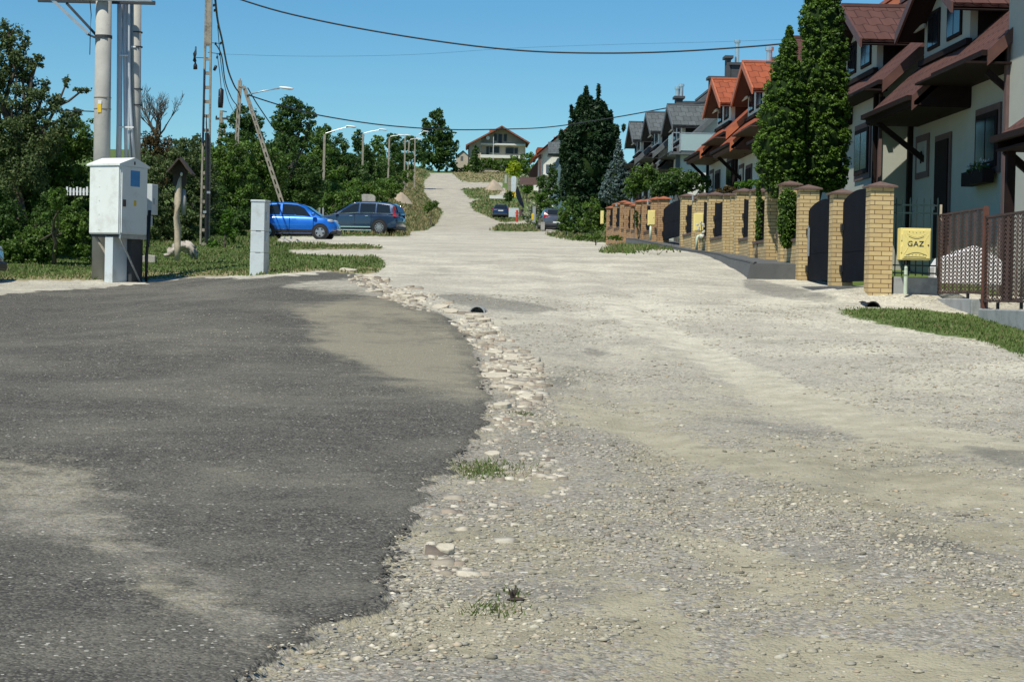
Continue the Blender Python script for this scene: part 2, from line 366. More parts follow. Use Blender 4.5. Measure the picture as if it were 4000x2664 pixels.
def onground(u, Y):                # where the column of pixel u meets the ground at distance Y
    p = at(u, 1100, Y); x = p[0]
    for _ in range(4):
        z = g1(x, Y); uu, vv = proj(x, Y, z); p = at(u, float(vv), Y); x = p[0]
    return np.array([x, Y, g1(x, Y)])
def inpoly(px, py, poly):
    c = np.zeros(px.shape, bool); n = len(poly); j = n-1
    for i in range(n):
        xi, yi = poly[i]; xj, yj = poly[j]
        if yi != yj:
            k = ((yi > py) != (yj > py)) & (px < (xj-xi)*(py-yi)/(yj-yi)+xi); c ^= k
        j = i
    return c
ASPH = [(-3000,1400),(-600,1175),(0,1152),(200,1135),(470,1116),(640,1098),(760,1085),(1000,1090),(1180,1078),(1310,1062),(1420,1080),(1480,1130),(1530,1180),(1620,1205),(1760,1255),(1830,1320),(1880,1400),(1905,1500),(1895,1600),(1850,1680),(1830,1760),(1740,1880),(1640,1990),(1610,2080),(1560,2180),(1510,2330),(1420,2430),(1250,2500),(1130,2580),(1000,2664),(700,3300),(-9000,3300)]
DRK = [[(1500,1150),(1640,1200),(1790,1265),(1880,1350),(1930,1480),(1905,1600),(1870,1590),(1890,1480),(1850,1390),(1770,1290),(1630,1230)],[(3740,1760),(3850,1735),(4100,1745),(4300,1800),(4100,1830),(3900,1810)],[(2230,1375),(2330,1360),(2440,1385),(2330,1405)],[(1670,1150),(1800,1140),(2000,1165),(2200,1200),(2150,1225),(1900,1210),(1750,1185)],[(2050,1450),(2250,1470),(2300,1500),(2150,1510)],[(2900,1085),(3250,1150),(3300,1180),(3100,1170),(2900,1130)],[(3300,2050),(3700,2080),(3900,2150),(3500,2150)]]
TRK = [[(2300,1180),(2420,1180),(2900,1420),(3400,1620),(4200,1750),(4200,1830),(3300,1700),(2800,1500)],[(2130,1555),(2230,1560),(2600,1680),(2900,1760),(3300,1820),(4200,1900),(4200,2050),(3500,1960),(2900,1860),(2500,1740),(2200,1620)],[(1640,2350),(2000,2300),(2100,2450),(1900,2560),(1600,2560)],[(2000,1830),(2200,1830),(2200,1930),(2000,1960)],[(2900,2450),(3400,2500),(4200,2600),(4200,2800),(3000,2800)],[(2500,2050),(3000,2150),(3300,2350),(3000,2330),(2600,2180)],[(2200,2250),(2600,2400),(2700,2600),(2450,2600),(2250,2400)]]
SAND = [(1180,1345),(1230,1290),(1120,1235),(1260,1175),(1420,1150),(1520,1180),(1640,1228),(1790,1290),(1850,1400),(1895,1510),(1850,1580),(1700,1560),(1500,1490),(1330,1420)]
LPAT = [(-200,1770),(200,1830),(430,1900),(480,2080),(700,2260),(1000,2350),(1200,2450),(1100,2570),(850,2560),(620,2430),(420,2300),(250,2130),(0,2080),(-200,2080)]
LPAT2 = [(1050,1120),(1350,1090),(1440,1110),(1500,1170),(1350,1150),(1150,1135)]
GRS = [
 [(-2500,1110),(-600,1092),(0,1092),(150,1092),(360,1094),(560,1096),(800,1078),(960,1079),(1060,1072),(1250,1058),(1400,1070),(1480,1066),(1515,1035),(1470,1000),(1130,992),(1120,975),(1490,972),(1500,962),(1430,954),(1080,950),(1080,925),(1340,922),(1600,924),(1600,905),(1660,902),(1700,880),(1731,830),(1682,790),(1657,755),(1655,710),(1682,683),(1600,600),(1000,500),(-2500,500)],
 [(1833,795),(1885,772),(1975,772),(2040,800),(2060,860),(1960,870),(1925,856),(1850,825)],
 [(1795,737),(1960,731),(1955,757),(1905,772),(1833,777)],
 [(1758,674),(1806,712),(1972,714),(2000,680),(2200,640),(2200,560),(1700,560),(1740,674)],
 [(1905,902),(1950,878),(2110,880),(2110,905),(2000,904)],
 [(2120,915),(2300,905),(2450,925),(2450,945),(2300,940),(2150,925)],
 [(2620,960),(2640,958),(2645,961)],
 [(3241,1217),(3320,1203),(3555,1205),(3790,1228),(4000,1284),(4400,1400),(4800,1800),(4400,1540),(4000,1403),(3788,1320),(3600,1296),(3460,1268),(3320,1240)],
 [(1700,300),(2400,300),(2200,700),(2100,800),(2040,800),(1975,715)],
]
DRY = [[(1540,900),(1690,880),(1700,850),(1640,800),(1640,700),(1600,650),(1500,650),(1480,760),(1560,800)],[(1758,674),(1806,712),(1972,714),(1975,660),(1740,640)],[(1833,777),(1955,757),(2000,760),(2030,745),(1900,735)],
 [(1130,950),(1500,950),(1500,978),(1130,978)],[(0,1075),(1500,1040),(1500,1095),(0,1110)],[(1340,880),(1680,870),(1640,925),(1350,930)]]
def soft(px, py, polys, spread, n=9):
    rs = np.random.RandomState(5); acc = np.zeros(px.shape)
    for k in range(n):
        dx = rs.normal(0, 1, 1)*spread; dy = rs.normal(0, 1, 1)*spread*0.5
        h = np.zeros(px.shape, bool)
        for p in polys: h |= inpoly(px+dx, py+dy, p)
        acc += h
    return acc/n
def cover(X, Y, Z):
    u, v = proj(X, Y, Z)
    nz = fbm(X*0.9, Y*0.6, 1.4); nz2 = fbm(X*0.8+7, Y*0.5+3, 1.1)
    sc = np.clip(300/np.maximum(Y, 4), 1, 30)
    hf = fbm(X*4.1+2, Y*3.3, 1.3); hg = fbm(X*11+2, Y*9, 1.3)
    uu = u+nz*sc*2.6+hf*sc*2.4+hg*sc*1.8; vv = v+nz2*sc*0.7+hf*sc*0.5+hg*sc*0.4
    front = Y > 5.5
    a = soft(uu, vv, [ASPH], 0.55*sc+2)*front; s = soft(uu, vv, [SAND], 4.5*sc+8)*front; l = soft(uu, vv, [LPAT], 5.0*sc)*front; l2 = soft(uu, vv, [LPAT2], 12)*front
    g = soft(u+nz*sc*1.2+hf*10, v+nz2*sc*.5+hg*4, GRS, 1.8*sc+7)*front; d = soft(uu, vv, DRY, 12)*front
    dk = soft(uu, vv, DRK, 2.0*sc+3)*front; tk = soft(uu, vv, TRK, 3.2*sc)*front
    g = np.where((Y > 45) & (u < 200), 1, g); g = np.where((Y > 390), 1, g)
    g = np.where((X > 7.2+0.0*Y) & (Y > 34.0), 0.85, g)
    g = np.where((Y < 5.5) & (X > 6.5), 1, g); a = np.where((Y <= 5.5) & (X < -0.6), 1, a)
    a = np.where((X < -6) & (Y < 30) & (Y > 5), 1, a)
    return a, g, s, l, l2, d, dk, tk
def make_ground():
    vs = np.concatenate([[-80,-40,-20,-8,0,3],1.0*np.exp(np.linspace(math.log(5), math.log(33), 260)), np.exp(np.linspace(math.log(33.15), math.log(470), 330)),[520,600,750,1000,1500,2500,4000]])
    s_in = np.linspace(-1, 1, 380); s_out = np.array([1.06,1.15,1.3,1.6,2.2,3.5,6,12,30])
    s = np.concatenate([-s_out[::-1], s_in, s_out])
    Y = vs[:, None]+0*s[None]; wd = 1.2+0.275*np.clip(vs, 0, 470)+0.15*0; wd = np.maximum(wd, 2.6)
    X = s[None]*wd[:, None]-0.02*0
    X = X+0*Y; X = X-0.0
    Z = gz(X, Y)
    n, m_ = X.shape; V = np.stack([X, Y, Z], -1).reshape(-1, 3)
    idx = np.arange(n*m_).reshape(n, m_)
    Fc = np.stack([idx[:-1, :-1], idx[:-1, 1:], idx[1:, 1:], idx[1:, :-1]], -1).reshape(-1, 4)
    a, g, sd, l, l2, d, dk, tk = [q.reshape(-1) for q in cover(X, Y, Z)]
    V[:, 2] += 0.035*np.clip(a*1.2-0.1, 0, 1)*(1-sstep(20, 36, V[:, 1]))
    # material
    t = NT('ground_cover'); pos = t.pos()
    at1 = t.n('Attribute'); at1.attribute_name = 'cov'; s1 = t.n('SeparateColor'); t.l(at1.outputs['Color'], s1.inputs[0])
    at2 = t.n('Attribute'); at2.attribute_name = 'cov2'; s2 = t.n('SeparateColor'); t.l(at2.outputs['Color'], s2.inputs[0])
    mp = t.n('Mapping'); mp.inputs['Scale'].default_value = (1, 1, 1); t.l(pos, mp.inputs[0]); P = mp.outputs[0]
    nL = t.noise(P, 0.55, 6, 0.6); nM = t.noise(P, 3.2, 6, 0.65); nF = t.noise(P, 22, 5, 0.7); nG = t.noise(P, 70, 3, 0.6)
    def thr(x, amt=0.55, lo=0.42, hi=0.58):
        k = t.math('ADD', x, t.math('MULTIPLY', t.math('SUBTRACT', nM, 0.5), amt)); k = t.math('ADD', k, t.math('MULTIPLY', t.math('SUBTRACT', nF, 0.5), amt*0.8))
        return t.ramp(k, [(lo, 0), (hi, 1)])
    # stones: three voronoi sizes
    def vor(sc, rnd=1.0):
        v = t.n('TexVoronoi'); v.inputs['Scale'].default_value = sc; v.inputs['Randomness'].default_value = rnd; t.l(P, v.inputs['Vector']); return v
    v1 = vor(17); v2 = vor(38); v3 = vor(85)
    def stonecol(v, stops):
        sp = t.n('SeparateColor'); t.l(v.outputs['Color'], sp.inputs[0]); return t.ramp(sp.outputs[0], stops), sp.outputs[1]
    pal = [(0.0, (0.12, 0.11, 0.09)), (0.2, (0.25, 0.235, 0.20)), (0.45, (0.42, 0.395, 0.335)), (0.65, (0.25, 0.24, 0.205)), (0.82, (0.60, 0.58, 0.52)), (0.95, (0.38, 0.27, 0.18)), (1.0, (0.75, 0.73, 0.67))]
    c2, r2 = stonecol(v2, pal); c3, r3 = stonecol(v3, pal); c1, r1 = stonecol(v1, pal)
    dirt = t.ramp(t.math('ADD', t.math('MULTIPLY', nM, 0.6), t.math('MULTIPLY', nL, 0.4)), [(0.35, (0.27, 0.245, 0.165)), (0.65, (0.45, 0.415, 0.295))])
    # pale fresh limestone further up
    pale = t.ramp(t.math('ADD', t.math('MULTIPLY', nM, 0.5), t.math('MULTIPLY', nF, 0.5)), [(0.32, (0.45, 0.425, 0.335)), (0.66, (0.80, 0.76, 0.63))])
    pale = t.mix(t.ramp(t.noise(P, 4.2, 9, 0.85), [(0.50, 0), (0.62, 0.6)]), pale, (0.34, 0.32, 0.265))
    sy = t.n('SeparateXYZ'); t.l(pos, sy.inputs[0]); mr = t.n('MapRange'); mr.inputs[1].default_value = 100; mr.inputs[2].default_value = 150; mr.inputs[3].default_value = 0; mr.inputs[4].default_value = 0.55; t.l(sy.outputs[1], mr.inputs[0]); pale = t.mix(mr.outputs[0], pale, (0.40, 0.36, 0.28))
    palef = s2.outputs[0]
    base = t.mix(palef, dirt, pale)
    cmix = t.mix(0.45, c2, c3)
    pales = t.mix(0.75, cmix, pale); stc = t.mix(palef, cmix, pales)
    # coverage of loose stone varies in large drifts
    drift = t.math('ADD', t.math('MULTIPLY', nL, 1.0), t.math('MULTIPLY', nM, 0.35))
    dm = t.ramp(drift, [(0.56, 0.10), (0.74, 1.0)]); dm = t.math('MULTIPLY', dm, t.math('SUBTRACT', 1.0, t.ramp(t.math('ADD', at2.outputs['Alpha'], t.math('MULTIPLY', t.math('SUBTRACT', nM, 0.5), 0.9)), [(0.3, 0), (0.7, 0.92)])))
    keep = t.math('LESS_THAN', r2, dm); gravel = t.mix(t.math('MULTIPLY', keep, 0.85), base, stc)
    big = t.math('MULTIPLY', t.math('LESS_THAN', r1, t.math('MULTIPLY', dm, 0.10)), t.math('LESS_THAN', v1.outputs['Distance'], 0.42)); gravel = t.mix(big, gravel, c1)
    # stains of darker earth
    stn = t.ramp(t.noise(P, 0.9, 7, 0.7), [(0.52, 0), (0.66, 0.55)]); gravel = t.mix(t.math('MULTIPLY', stn, t.math('SUBTRACT', 1.0, t.math('MULTIPLY', palef, 0.55))), gravel, (0.185, 0.18, 0.15))
    gravel = t.mix(t.ramp(t.math('ADD', at1.outputs['Alpha'], t.math('MULTIPLY', t.math('SUBTRACT', nM, 0.5), 1.1)), [(0.4, 0), (0.75, 0.8)]), gravel, t.mix(0.35, (0.10, 0.10, 0.095), gravel))
    edge = t.ramp(v2.outputs['Distance'], [(0.3, 1.0), (0.62, 0.72)]); gravel = t.mix(t.math('MULTIPLY', keep, 1.0), gravel, t.mix(1.0, gravel, edge, 'MULTIPLY'))
    # asphalt millings
    sp3 = t.n('SeparateColor'); t.l(v3.outputs['Color'], sp3.inputs[0])
    asp = t.ramp(nF, [(0.25, (0.038, 0.036, 0.031)), (0.75, (0.112, 0.106, 0.090))])
    asp = t.mix(t.ramp(t.noise(P, 8.5, 8, 0.75), [(0.46, 0), (0.60, 0.6)]), asp, (0.14, 0.133, 0.112)); asp = t.mix(t.ramp(nL, [(0.44, 0), (0.62, 0.75)]), asp, (0.165, 0.156, 0.126))
    asp = t.mix(t.ramp(t.noise(P, 1.7, 7, 0.75), [(0.5, 0), (0.7, 0.5)]), asp, (0.045, 0.042, 0.036))
    asp = t.mix(t.ramp(sp3.outputs[0], [(0.72, 0), (0.74, 0.6)]), asp, (0.22, 0.21, 0.175)); asp = t.mix(t.ramp(sp3.outputs[1], [(0.85, 0), (0.87, 0.6)]), asp, (0.03, 0.03, 0.03))
    sp2 = t.n('SeparateColor'); t.l(v2.outputs['Color'], sp2.inputs[0]); asp = t.mix(t.math('MULTIPLY', t.ramp(sp2.outputs[2], [(0.955, 0), (0.96, 1)]), t.math('LESS_THAN', v2.outputs['Distance'], 0.35)), asp, (0.5, 0.48, 0.42))
    sandc = t.ramp(nF, [(0.3, (0.235, 0.215, 0.155)), (0.7, (0.33, 0.305, 0.225))])
    asp = t.mix(t.ramp(t.math('ADD', s1.outputs[2], t.math('ADD', t.math('MULTIPLY', t.math('SUBTRACT', nM, 0.5), 1.3), t.math('MULTIPLY', t.math('SUBTRACT', nL, 0.5), 1.6))), [(0.25, 0), (0.95, 0.85)]), asp, sandc)
    lp = t.ramp(t.math('ADD', s2.outputs[1], t.math('ADD', t.math('MULTIPLY', t.math('SUBTRACT', nM, 0.5), 1.8), t.math('MULTIPLY', t.math('SUBTRACT', nF, 0.5), 1.0))), [(0.35, 0), (1.1, 0.8)])
    asp = t.mix(lp, asp, t.mix(0.25, gravel, (0.30, 0.28, 0.22)))
    c = t.mix(thr(s1.outputs[0], 0.8), gravel, asp)
    # grass soil
    grs = t.ramp(t.noise(P, 1.4, 6, 0.7), [(0.3, (0.06, 0.11, 0.024)), (0.7, (0.14, 0.19, 0.055))])
    dry = t.ramp(t.noise(P, 0.8, 6, 0.7), [(0.35, (0.17, 0.165, 0.07)), (0.65, (0.36, 0.29, 0.17))])
    gg = t.mix(t.ramp(t.math('ADD', s2.outputs[2], t.math('MULTIPLY', t.math('SUBTRACT', nM, 0.5), 1.5)), [(0.4, 0), (0.8, 0.9)]), grs, dry)
    c = t.mix(thr(s1.outputs[1], 1.1), c, gg)
    t.l(c, t.b.inputs['Base Color']); t.b.inputs['Roughness'].default_value = 0.95; t.b.inputs['Specular IOR Level'].default_value = 0.2
    h = t.math('ADD', t.math('MULTIPLY', t.math('SUBTRACT', 1, v2.outputs['Distance']), 0.5), t.math('ADD', t.math('MULTIPLY', nF, 0.6), t.math('MULTIPLY', t.math('SUBTRACT', 1, v3.outputs['Distance']), 0.3)))
    t.bump(h, 0.8, 0.022)
    o = npmesh('ground', V, Fc, t.m); tag(o, kind='structure')
    o.data.polygons.foreach_set('use_smooth', [True]*len(o.data.polygons))
    ca = o.data.color_attributes.new('cov', 'FLOAT_COLOR', 'POINT'); A = np.ones((len(V), 4), np.float32); A[:, 0] = a; A[:, 1] = g; A[:, 2] = sd; A[:, 3] = dk; ca.data.foreach_set('color', A.ravel())
    pl = sstep(13, 34, V[:, 1]+V[:, 0]*1.2); pl = np.maximum(pl*(0.93), 0)
    cb = o.data.color_attributes.new('cov2', 'FLOAT_COLOR', 'POINT'); A = np.ones((len(V), 4), np.float32); A[:, 0] = pl; A[:, 1] = np.clip(l+l2, 0, 1); A[:, 2] = d; A[:, 3] = tk; cb.data.foreach_set('color', A.ravel())
    return o
ground = make_ground()
# ---- loose gravel, rubble and grass (nobody could count them)
def stones(N, xs, ys, sizes, mat, name, label, flat=0.55, seed=1):
    rs = np.random.RandomState(seed)
    ph = np.array([[0,0,1],[.9,0,.35],[.28,.85,.35],[-.72,.52,.35],[-.72,-.52,.35],[.28,-.85,.35],[.72,.52,-.35],[-.28,.85,-.35],[-.9,0,-.35],[-.28,-.85,-.35],[.72,-.52,-.35],[0,0,-1]])
    fc = np.array([[0,1,2],[0,2,3],[0,3,4],[0,4,5],[0,5,1],[1,6,2],[2,7,3],[3,8,4],[4,9,5],[5,10,1],[1,10,6],[2,6,7],[3,7,8],[4,8,9],[5,9,10],[11,7,6],[11,8,7],[11,9,8],[11,10,9],[11,6,10]])
    k = len(ph); v = ph[None]*rs.uniform(0.75, 1.25, (N, k, 1))*np.stack([sizes, sizes*rs.uniform(.5, .95, N), sizes*flat*rs.uniform(.5, 1.1, N)], -1)[:, None]*0.5
    an = rs.uniform(0, 6.28, N); ca, sa = np.cos(an)[:, None], np.sin(an)[:, None]
    x = v[..., 0]*ca-v[..., 1]*sa; y = v[..., 0]*sa+v[..., 1]*ca
    uq, vq = proj(xs, ys, gz(xs, ys)); zz = gz(xs, ys)+sizes*flat*0.12+0.03*inpoly(uq, vq, ASPH)*(ys < 28)
    V = np.stack([x+xs[:, None], y+ys[:, None], v[..., 2]+zz[:, None]], -1).reshape(-1, 3)
    Fc = (fc[None]+(np.arange(N)*k)[:, None, None]).reshape(-1, 3)
    o = npmesh(name, V, Fc, mat); tag(o, label, 'gravel', kind='stuff'); return o
t = NT('stone_mix'); rp = t.n('NewGeometry').outputs['Random Per Island']
cc = t.ramp(rp, [(0, (0.14, 0.125, 0.09)), (0.15, (0.28, 0.26, 0.195)), (0.45, (0.44, 0.405, 0.30)), (0.62, (0.30, 0.285, 0.235)), (0.82, (0.62, 0.58, 0.455)), (0.97, (0.42, 0.32, 0.20)), (1, (0.78, 0.74, 0.62))])
t.l(t.mix(t.ramp(t.noise(t.pos(), 40, 4), [(0.4, 0), (0.7, 0.5)]), cc, (0.22, 0.19, 0.15)), t.b.inputs['Base Color']); t.b.inputs['Roughness'].default_value = 0.9; M['stone'] = t.m
def scatter_px(N, polys, seed, vmin, vmax, umin, umax, near=5.8, far=60):
    rs = np.random.RandomState(seed); y = np.exp(rs.uniform(math.log(near), math.log(far), N)); u = rs.uniform(umin, umax, N)
    x = (u-1780)/F*y; z = gz(x, y); uu, vv = proj(x, y, z)
    ok = (vv > vmin) & (vv < vmax)
    if polys is not None:
        k = np.zeros(N, bool)
        for p in polys: k |= inpoly(uu, vv, p)
        ok &= k
    return x[ok], y[ok], vv[ok]
# gravel over the pale road, thinning with distance and in drifts
x, y, vv = scatter_px(190000, None, 11, 1150, 2900, -150, 4250, 5.7, 34)
uu, _ = proj(x, y, gz(x, y)); a_ = inpoly(uu, vv, ASPH); dr = fbm(x, y, 1.0)+0.5*fbm(x+3, y, 2.3)
rs = np.random.RandomState(4); keep = (~a_ & (rs.rand(len(x)) < np.clip(0.22+0.62*dr+0.35*fbm(x*3, y*2, 2.2), 0.03, .9)*~inpoly(uu, vv, GRS[7])*np.where(inpoly(uu, vv, TRK[0])|inpoly(uu, vv, TRK[1])|inpoly(uu, vv, TRK[3]), .12, 1))) | (a_ & (rs.rand(len(x)) < np.clip(0.06+0.10*dr, 0.015, .3)+0.3*inpoly(uu, vv, LPAT)))
x, y = x[keep], y[keep]; sz = np.clip(np.exp(rs.normal(math.log(0.0155), 0.52, len(x)))*(1+0.014*y), 0.008, 0.06); sz = np.where(a_[keep], np.clip(sz*.8, .008, .026), sz)
stones(len(x), x, y, sz, M['stone'], 'gravel', 'loose grey and beige gravel scattered over the dirt road', flat=0.42, seed=2)
RUB = [(1380,1085),(1470,1085),(1640,1130),(1800,1200),(1900,1280),(1990,1360),(2080,1440),(2150,1500),(2200,1600),(2150,1800),(2060,1960),(2010,2120),(1900,2260),(1760,2330),(1560,2330),(1600,2120),(1780,1960),(1850,1800),(1900,1660),(1900,1500),(1850,1380),(1790,1290),(1640,1225),(1500,1180)]
t = NT('rubble_mix'); rp = t.n('NewGeometry').outputs['Random Per Island']
cc = t.ramp(rp, [(0, (0.14, 0.115, 0.09)), (0.2, (0.34, 0.30, 0.23)), (0.42, (0.52, 0.48, 0.385)), (0.53, (0.27, 0.20, 0.145)), (0.60, (0.40, 0.37, 0.30)), (0.85, (0.64, 0.60, 0.49)), (1, (0.46, 0.41, 0.31))])
t.l(t.mix(t.ramp(t.noise(t.pos(), 30, 4), [(0.4, 0), (0.7, 0.5)]), cc, (0.25, 0.2, 0.15)), t.b.inputs['Base Color']); t.b.inputs['Roughness'].default_value = 0.9; M['rub'] = t.m
def slabs(xs, ys, A, B_, Hh, mat, name, label, seed=1):
    rs = np.random.RandomState(seed); N = len(xs); n = 6; an0 = rs.uniform(0, 6.28, N)
    th = an0[:, None]+np.arange(n)[None]*2*math.pi/n+rs.uniform(-.3, .3, (N, n)); rr = rs.uniform(.65, 1.1, (N, n))
    px_ = np.cos(th)*rr*A[:, None]/2; py_ = np.sin(th)*rr*B_[:, None]/2
    tx = rs.normal(0, .10, N)[:, None]; ty = rs.normal(.10, .12, N)[:, None]; z0 = gz(xs, ys)[:, None]+tx*px_+ty*py_
    zt = z0+Hh[:, None]; X_ = px_+xs[:, None]; Y_ = py_+ys[:, None]
    V = np.concatenate([np.stack([X_, Y_, z0-.03], -1), np.stack([xs[:, None]+px_*.93, ys[:, None]+py_*.93, zt], -1)], 1)
    ct = np.stack([xs, ys, zt.mean(1)], -1)[:, None]; V = np.concatenate([V, ct], 1).reshape(-1, 3); k = 2*n+1
    f = []
    for i in range(n): j = (i+1) % n; f += [(i, j, n+j), (i, n+j, n+i), (n+i, n+j, 2*n)]
    Fc = (np.array(f)[None]+(np.arange(N)*k)[:, None, None]).reshape(-1, 3); o = npmesh(name, V, Fc, mat); tag(o, label, 'gravel', kind='stuff')
RUBF = [(1330,1075),(1470,1085),(1640,1130),(1800,1195),(1920,1270),(2030,1350),(2110,1430),(2150,1490),(2120,1570),(2040,1590),(1960,1530),(1910,1480),(1870,1390),(1790,1290),(1640,1225),(1480,1160),(1380,1110)]
RUBN = [(1900,1560),(2150,1560),(2180,1700),(2150,1760),(2240,1900),(2150,2030),(2000,2100),(1900,2250),(1700,2250),(1650,2080),(1760,1960),(1860,1800),(1880,1660)]
x, y, vv = scatter_px(26000, [RUBF], 12, 1060, 1620, 1300, 2200, 13, 42)
rs = np.random.RandomState(8); k = rs.rand(len(x)) < 0.42*np.clip(.55+.9*fbm(x*2, y*.8, 2.0), .02, 1); x, y = x[k], y[k]
A_ = np.clip(np.exp(rs.normal(math.log(.095), .5, len(x))), .03, .32); slabs(x, y, A_, A_*rs.uniform(.4, .8, len(x)), rs.uniform(.010, .032, len(x)), M['rub'], 'rubble', 'broken flat stone and brick rubble washed out along the asphalt edge', 3)
x, y, vv = scatter_px(26000, [RUBN], 13, 1500, 2400, 1500, 2300, 8, 22)
rs = np.random.RandomState(9); k = rs.rand(len(x)) < 0.16*np.clip(.3+1.1*fbm(x*2+4, y, 2.0), .03, 1); x, y = x[k], y[k]
A_ = np.clip(np.exp(rs.normal(math.log(.042), .5, len(x))), .02, .15); slabs(x, y, A_, A_*rs.uniform(.5, .9, len(x)), np.clip(A_*rs.uniform(.1, .25, len(x)), .004, .016), M['rub'], 'rubble', 'loose angular stones between the asphalt corner and the dirt road', 4)
# the larger flat slabs lying in the rubble: each its own object
SL = [(1945,1475,.34,.25),(2040,1455,.36,.24),(1935,1380,.22,.1),(1890,1255,.22,.12),(1850,1238,.26,.12),(1760,1222,.26,.15),(1720,1202,.30,.14),(1640,1175,.24,.12),(1590,1165,.22,.12),(1560,1150,.20,.12),(1995,1410,.2,.12),
      (1990,1395,.24,.12),(1960,1592,.16,.12),(2060,1555,.14,.08),(1925,1785,.13,.08),(1740,2160,.10,.06),(1510,1128,.2,.12),(1480,1140,.16,.1),(1360,1058,.4,.2),(1440,1085,.25,.16)]
def yat(u, v, y0=5, y1=100):
    for _ in range(40):
        ym = (y0+y1)/2; p = at(u, v, ym)
        if p[2] > g1(p[0], ym): y0 = ym
        else: y1 = ym
    return ym
ORD = ['nearest','second nearest','third nearest','fourth nearest','fifth nearest','sixth nearest','seventh nearest','eighth nearest','ninth nearest','tenth nearest','eleventh nearest','twelfth nearest','thirteenth nearest','fourteenth nearest','fifteenth nearest','sixteenth nearest','seventeenth nearest','eighteenth nearest','nineteenth nearest','twentieth nearest','twenty-first nearest','twenty-second nearest','twenty-third nearest']
SL.sort(key=lambda q: -q[1])
for i, (u, v, a, b) in enumerate(SL):
    Y = yat(u, v); p = at(u, v, Y); rnd = random.Random(i); mb = MB()
    n = 7; pts = [(a/2*(1+rnd.uniform(-.25, .12))*math.cos(6.283*k/n+.3), b*0.9*(1+rnd.uniform(-.25, .12))*math.sin(6.283*k/n+.3)) for k in range(n)]
    h = 0.026+0.02*rnd.random(); mb.prism(pts, 'z', -0.02, h); mb.v = [(q[0], q[1], q[2]+q[0]*rnd.uniform(-.06, .06)) for q in mb.v]
    o = build(mb, 'flat_stone', M['rub2'] if 'rub2' in M else M.setdefault('rub2', pm('pale_flat_stone', (0.53, 0.48, 0.37), 0.9, var=0.25, scale=8, bump=0.5, stain=(9, (0.28, 0.2, 0.13), 0.55, 0.6))), bevel=0.008)
    o.location = (p[0], Y, g1(p[0], Y)); o.rotation_euler = (rnd.uniform(.08, .26), rnd.uniform(-.08, .08), rnd.uniform(-.3, .3))
    o.scale = (1, 1, 1)
    tag(o, '%s of the flat pale stone slabs in the rubble beside the asphalt' % ORD[i], 'stone', 'flat stones in the rubble strip')
# ---- grass blades
def blades(name, x, y, h, wd, mat, label, seed=1, cat='grass', lean=0.35):
    rs = np.random.RandomState(seed); N = len(x); z = gz(x, y)-0.01
    an = rs.uniform(0, 6.28, N); dx = np.cos(an)*wd/2; dy = np.sin(an)*wd/2*0.5
    lx = rs.normal(0, lean, N)*h; ly = rs.normal(0, lean, N)*h
    V = np.stack([np.stack([x-dx, y-dy, z], -1), np.stack([x+dx, y+dy, z], -1), np.stack([x+dx*0.3+lx, y+ly, z+h], -1)], 1).reshape(-1, 3)
    Fc = np.arange(N*3).reshape(-1, 3); o = npmesh(name, V, Fc, mat); tag(o, label, cat, kind='stuff'); return o
def grass_area(N, polys, seed, near, far, umin, umax, hfun, mat, name, label, thr=0.5, wf=0.0011, minv=400):
    x, y, vv = scatter_px(N, polys, seed, minv, 2700, umin, umax, near, far)
    rs = np.random.RandomState(seed+1)
    a, g, s, l, l2, d, dk, tk = cover(x, y, gz(x, y)); k = (g+rs.normal(0, 0.30, len(x))+0.25*fbm(x*2, y*1.3, 1.6) > thr); x, y, d = x[k], y[k], d[k]
    h = hfun(x, y, d, rs)*rs.uniform(0.5, 1.2, len(x))*(1+0.3*fbm(x, y, 1.5)); h = np.clip(h, 0.02, 2)
    wd = np.maximum(0.02, wf*y)*rs.uniform(.6, 1.3, len(x))
    return blades(name, x, y, h, wd, mat, label, seed)
grass_area(90000, [GRS[0]], 21, 34, 112, -300, 1720, lambda x, y, d, r: 0.065+0.05*(y > 60), M['gr'], 'grass', 'short green lawn grass around the poles and parked cars')
grass_area(26000, [GRS[7]], 22, 22, 34, 3200, 4300, lambda x, y, d, r: 0.045, M['gr'], 'grass', 'short green grass on the verge below the rusty fence')
grass_area(60000, [GRS[0]], 23, 108, 390, 900, 1760, lambda x, y, d, r: 0.26, M['grD'], 'dry_grass', 'tall dry grass and weeds on the bank left of the rising road', wf=0.0012)
grass_area(26000, GRS[1:6]+[GRS[8]], 24, 110, 470, 1700, 2500, lambda x, y, d, r: 0.22, M['grD'], 'dry_grass', 'rough dry meadow grass right of the rising road', wf=0.0012)
grass_area(20000, GRS[1:6], 25, 60, 300, 1800, 2700, lambda x, y, d, r: 0.22, M['gr'], 'grass', 'green weeds along the right road edge by the brick fence')
# small weeds on the bare ground
for i, (u, v, rr, n) in enumerate([(1890,1830,.16,700),(1875,1850,.12,400),(1790,1585,.06,160),(340,2110,.05,90),(1920,2385,.07,160),(2040,1620,.06,120),(2010,2320,.03,50)]):
    Y = yat(u, v); p = at(u, v, Y); rs = np.random.RandomState(40+i); x = p[0]+rs.normal(0, rr, n); y = Y+rs.normal(0, rr*1.3, n)
    blades('weed', x, y, rs.uniform(.015, .05, n), 0.012*np.ones(n), M['gr'], ['largest patch of green weeds at the asphalt corner','smaller weed patch left of the largest one','tiny weed tuft on the brown sand patch edge','weed patch on the light strip at lower left','dry weed tuft in the lower middle of the road','faint weeds beside the stone slabs','single small weed in the lower middle rubble'][i], 50+i, 'weeds', 0.6)

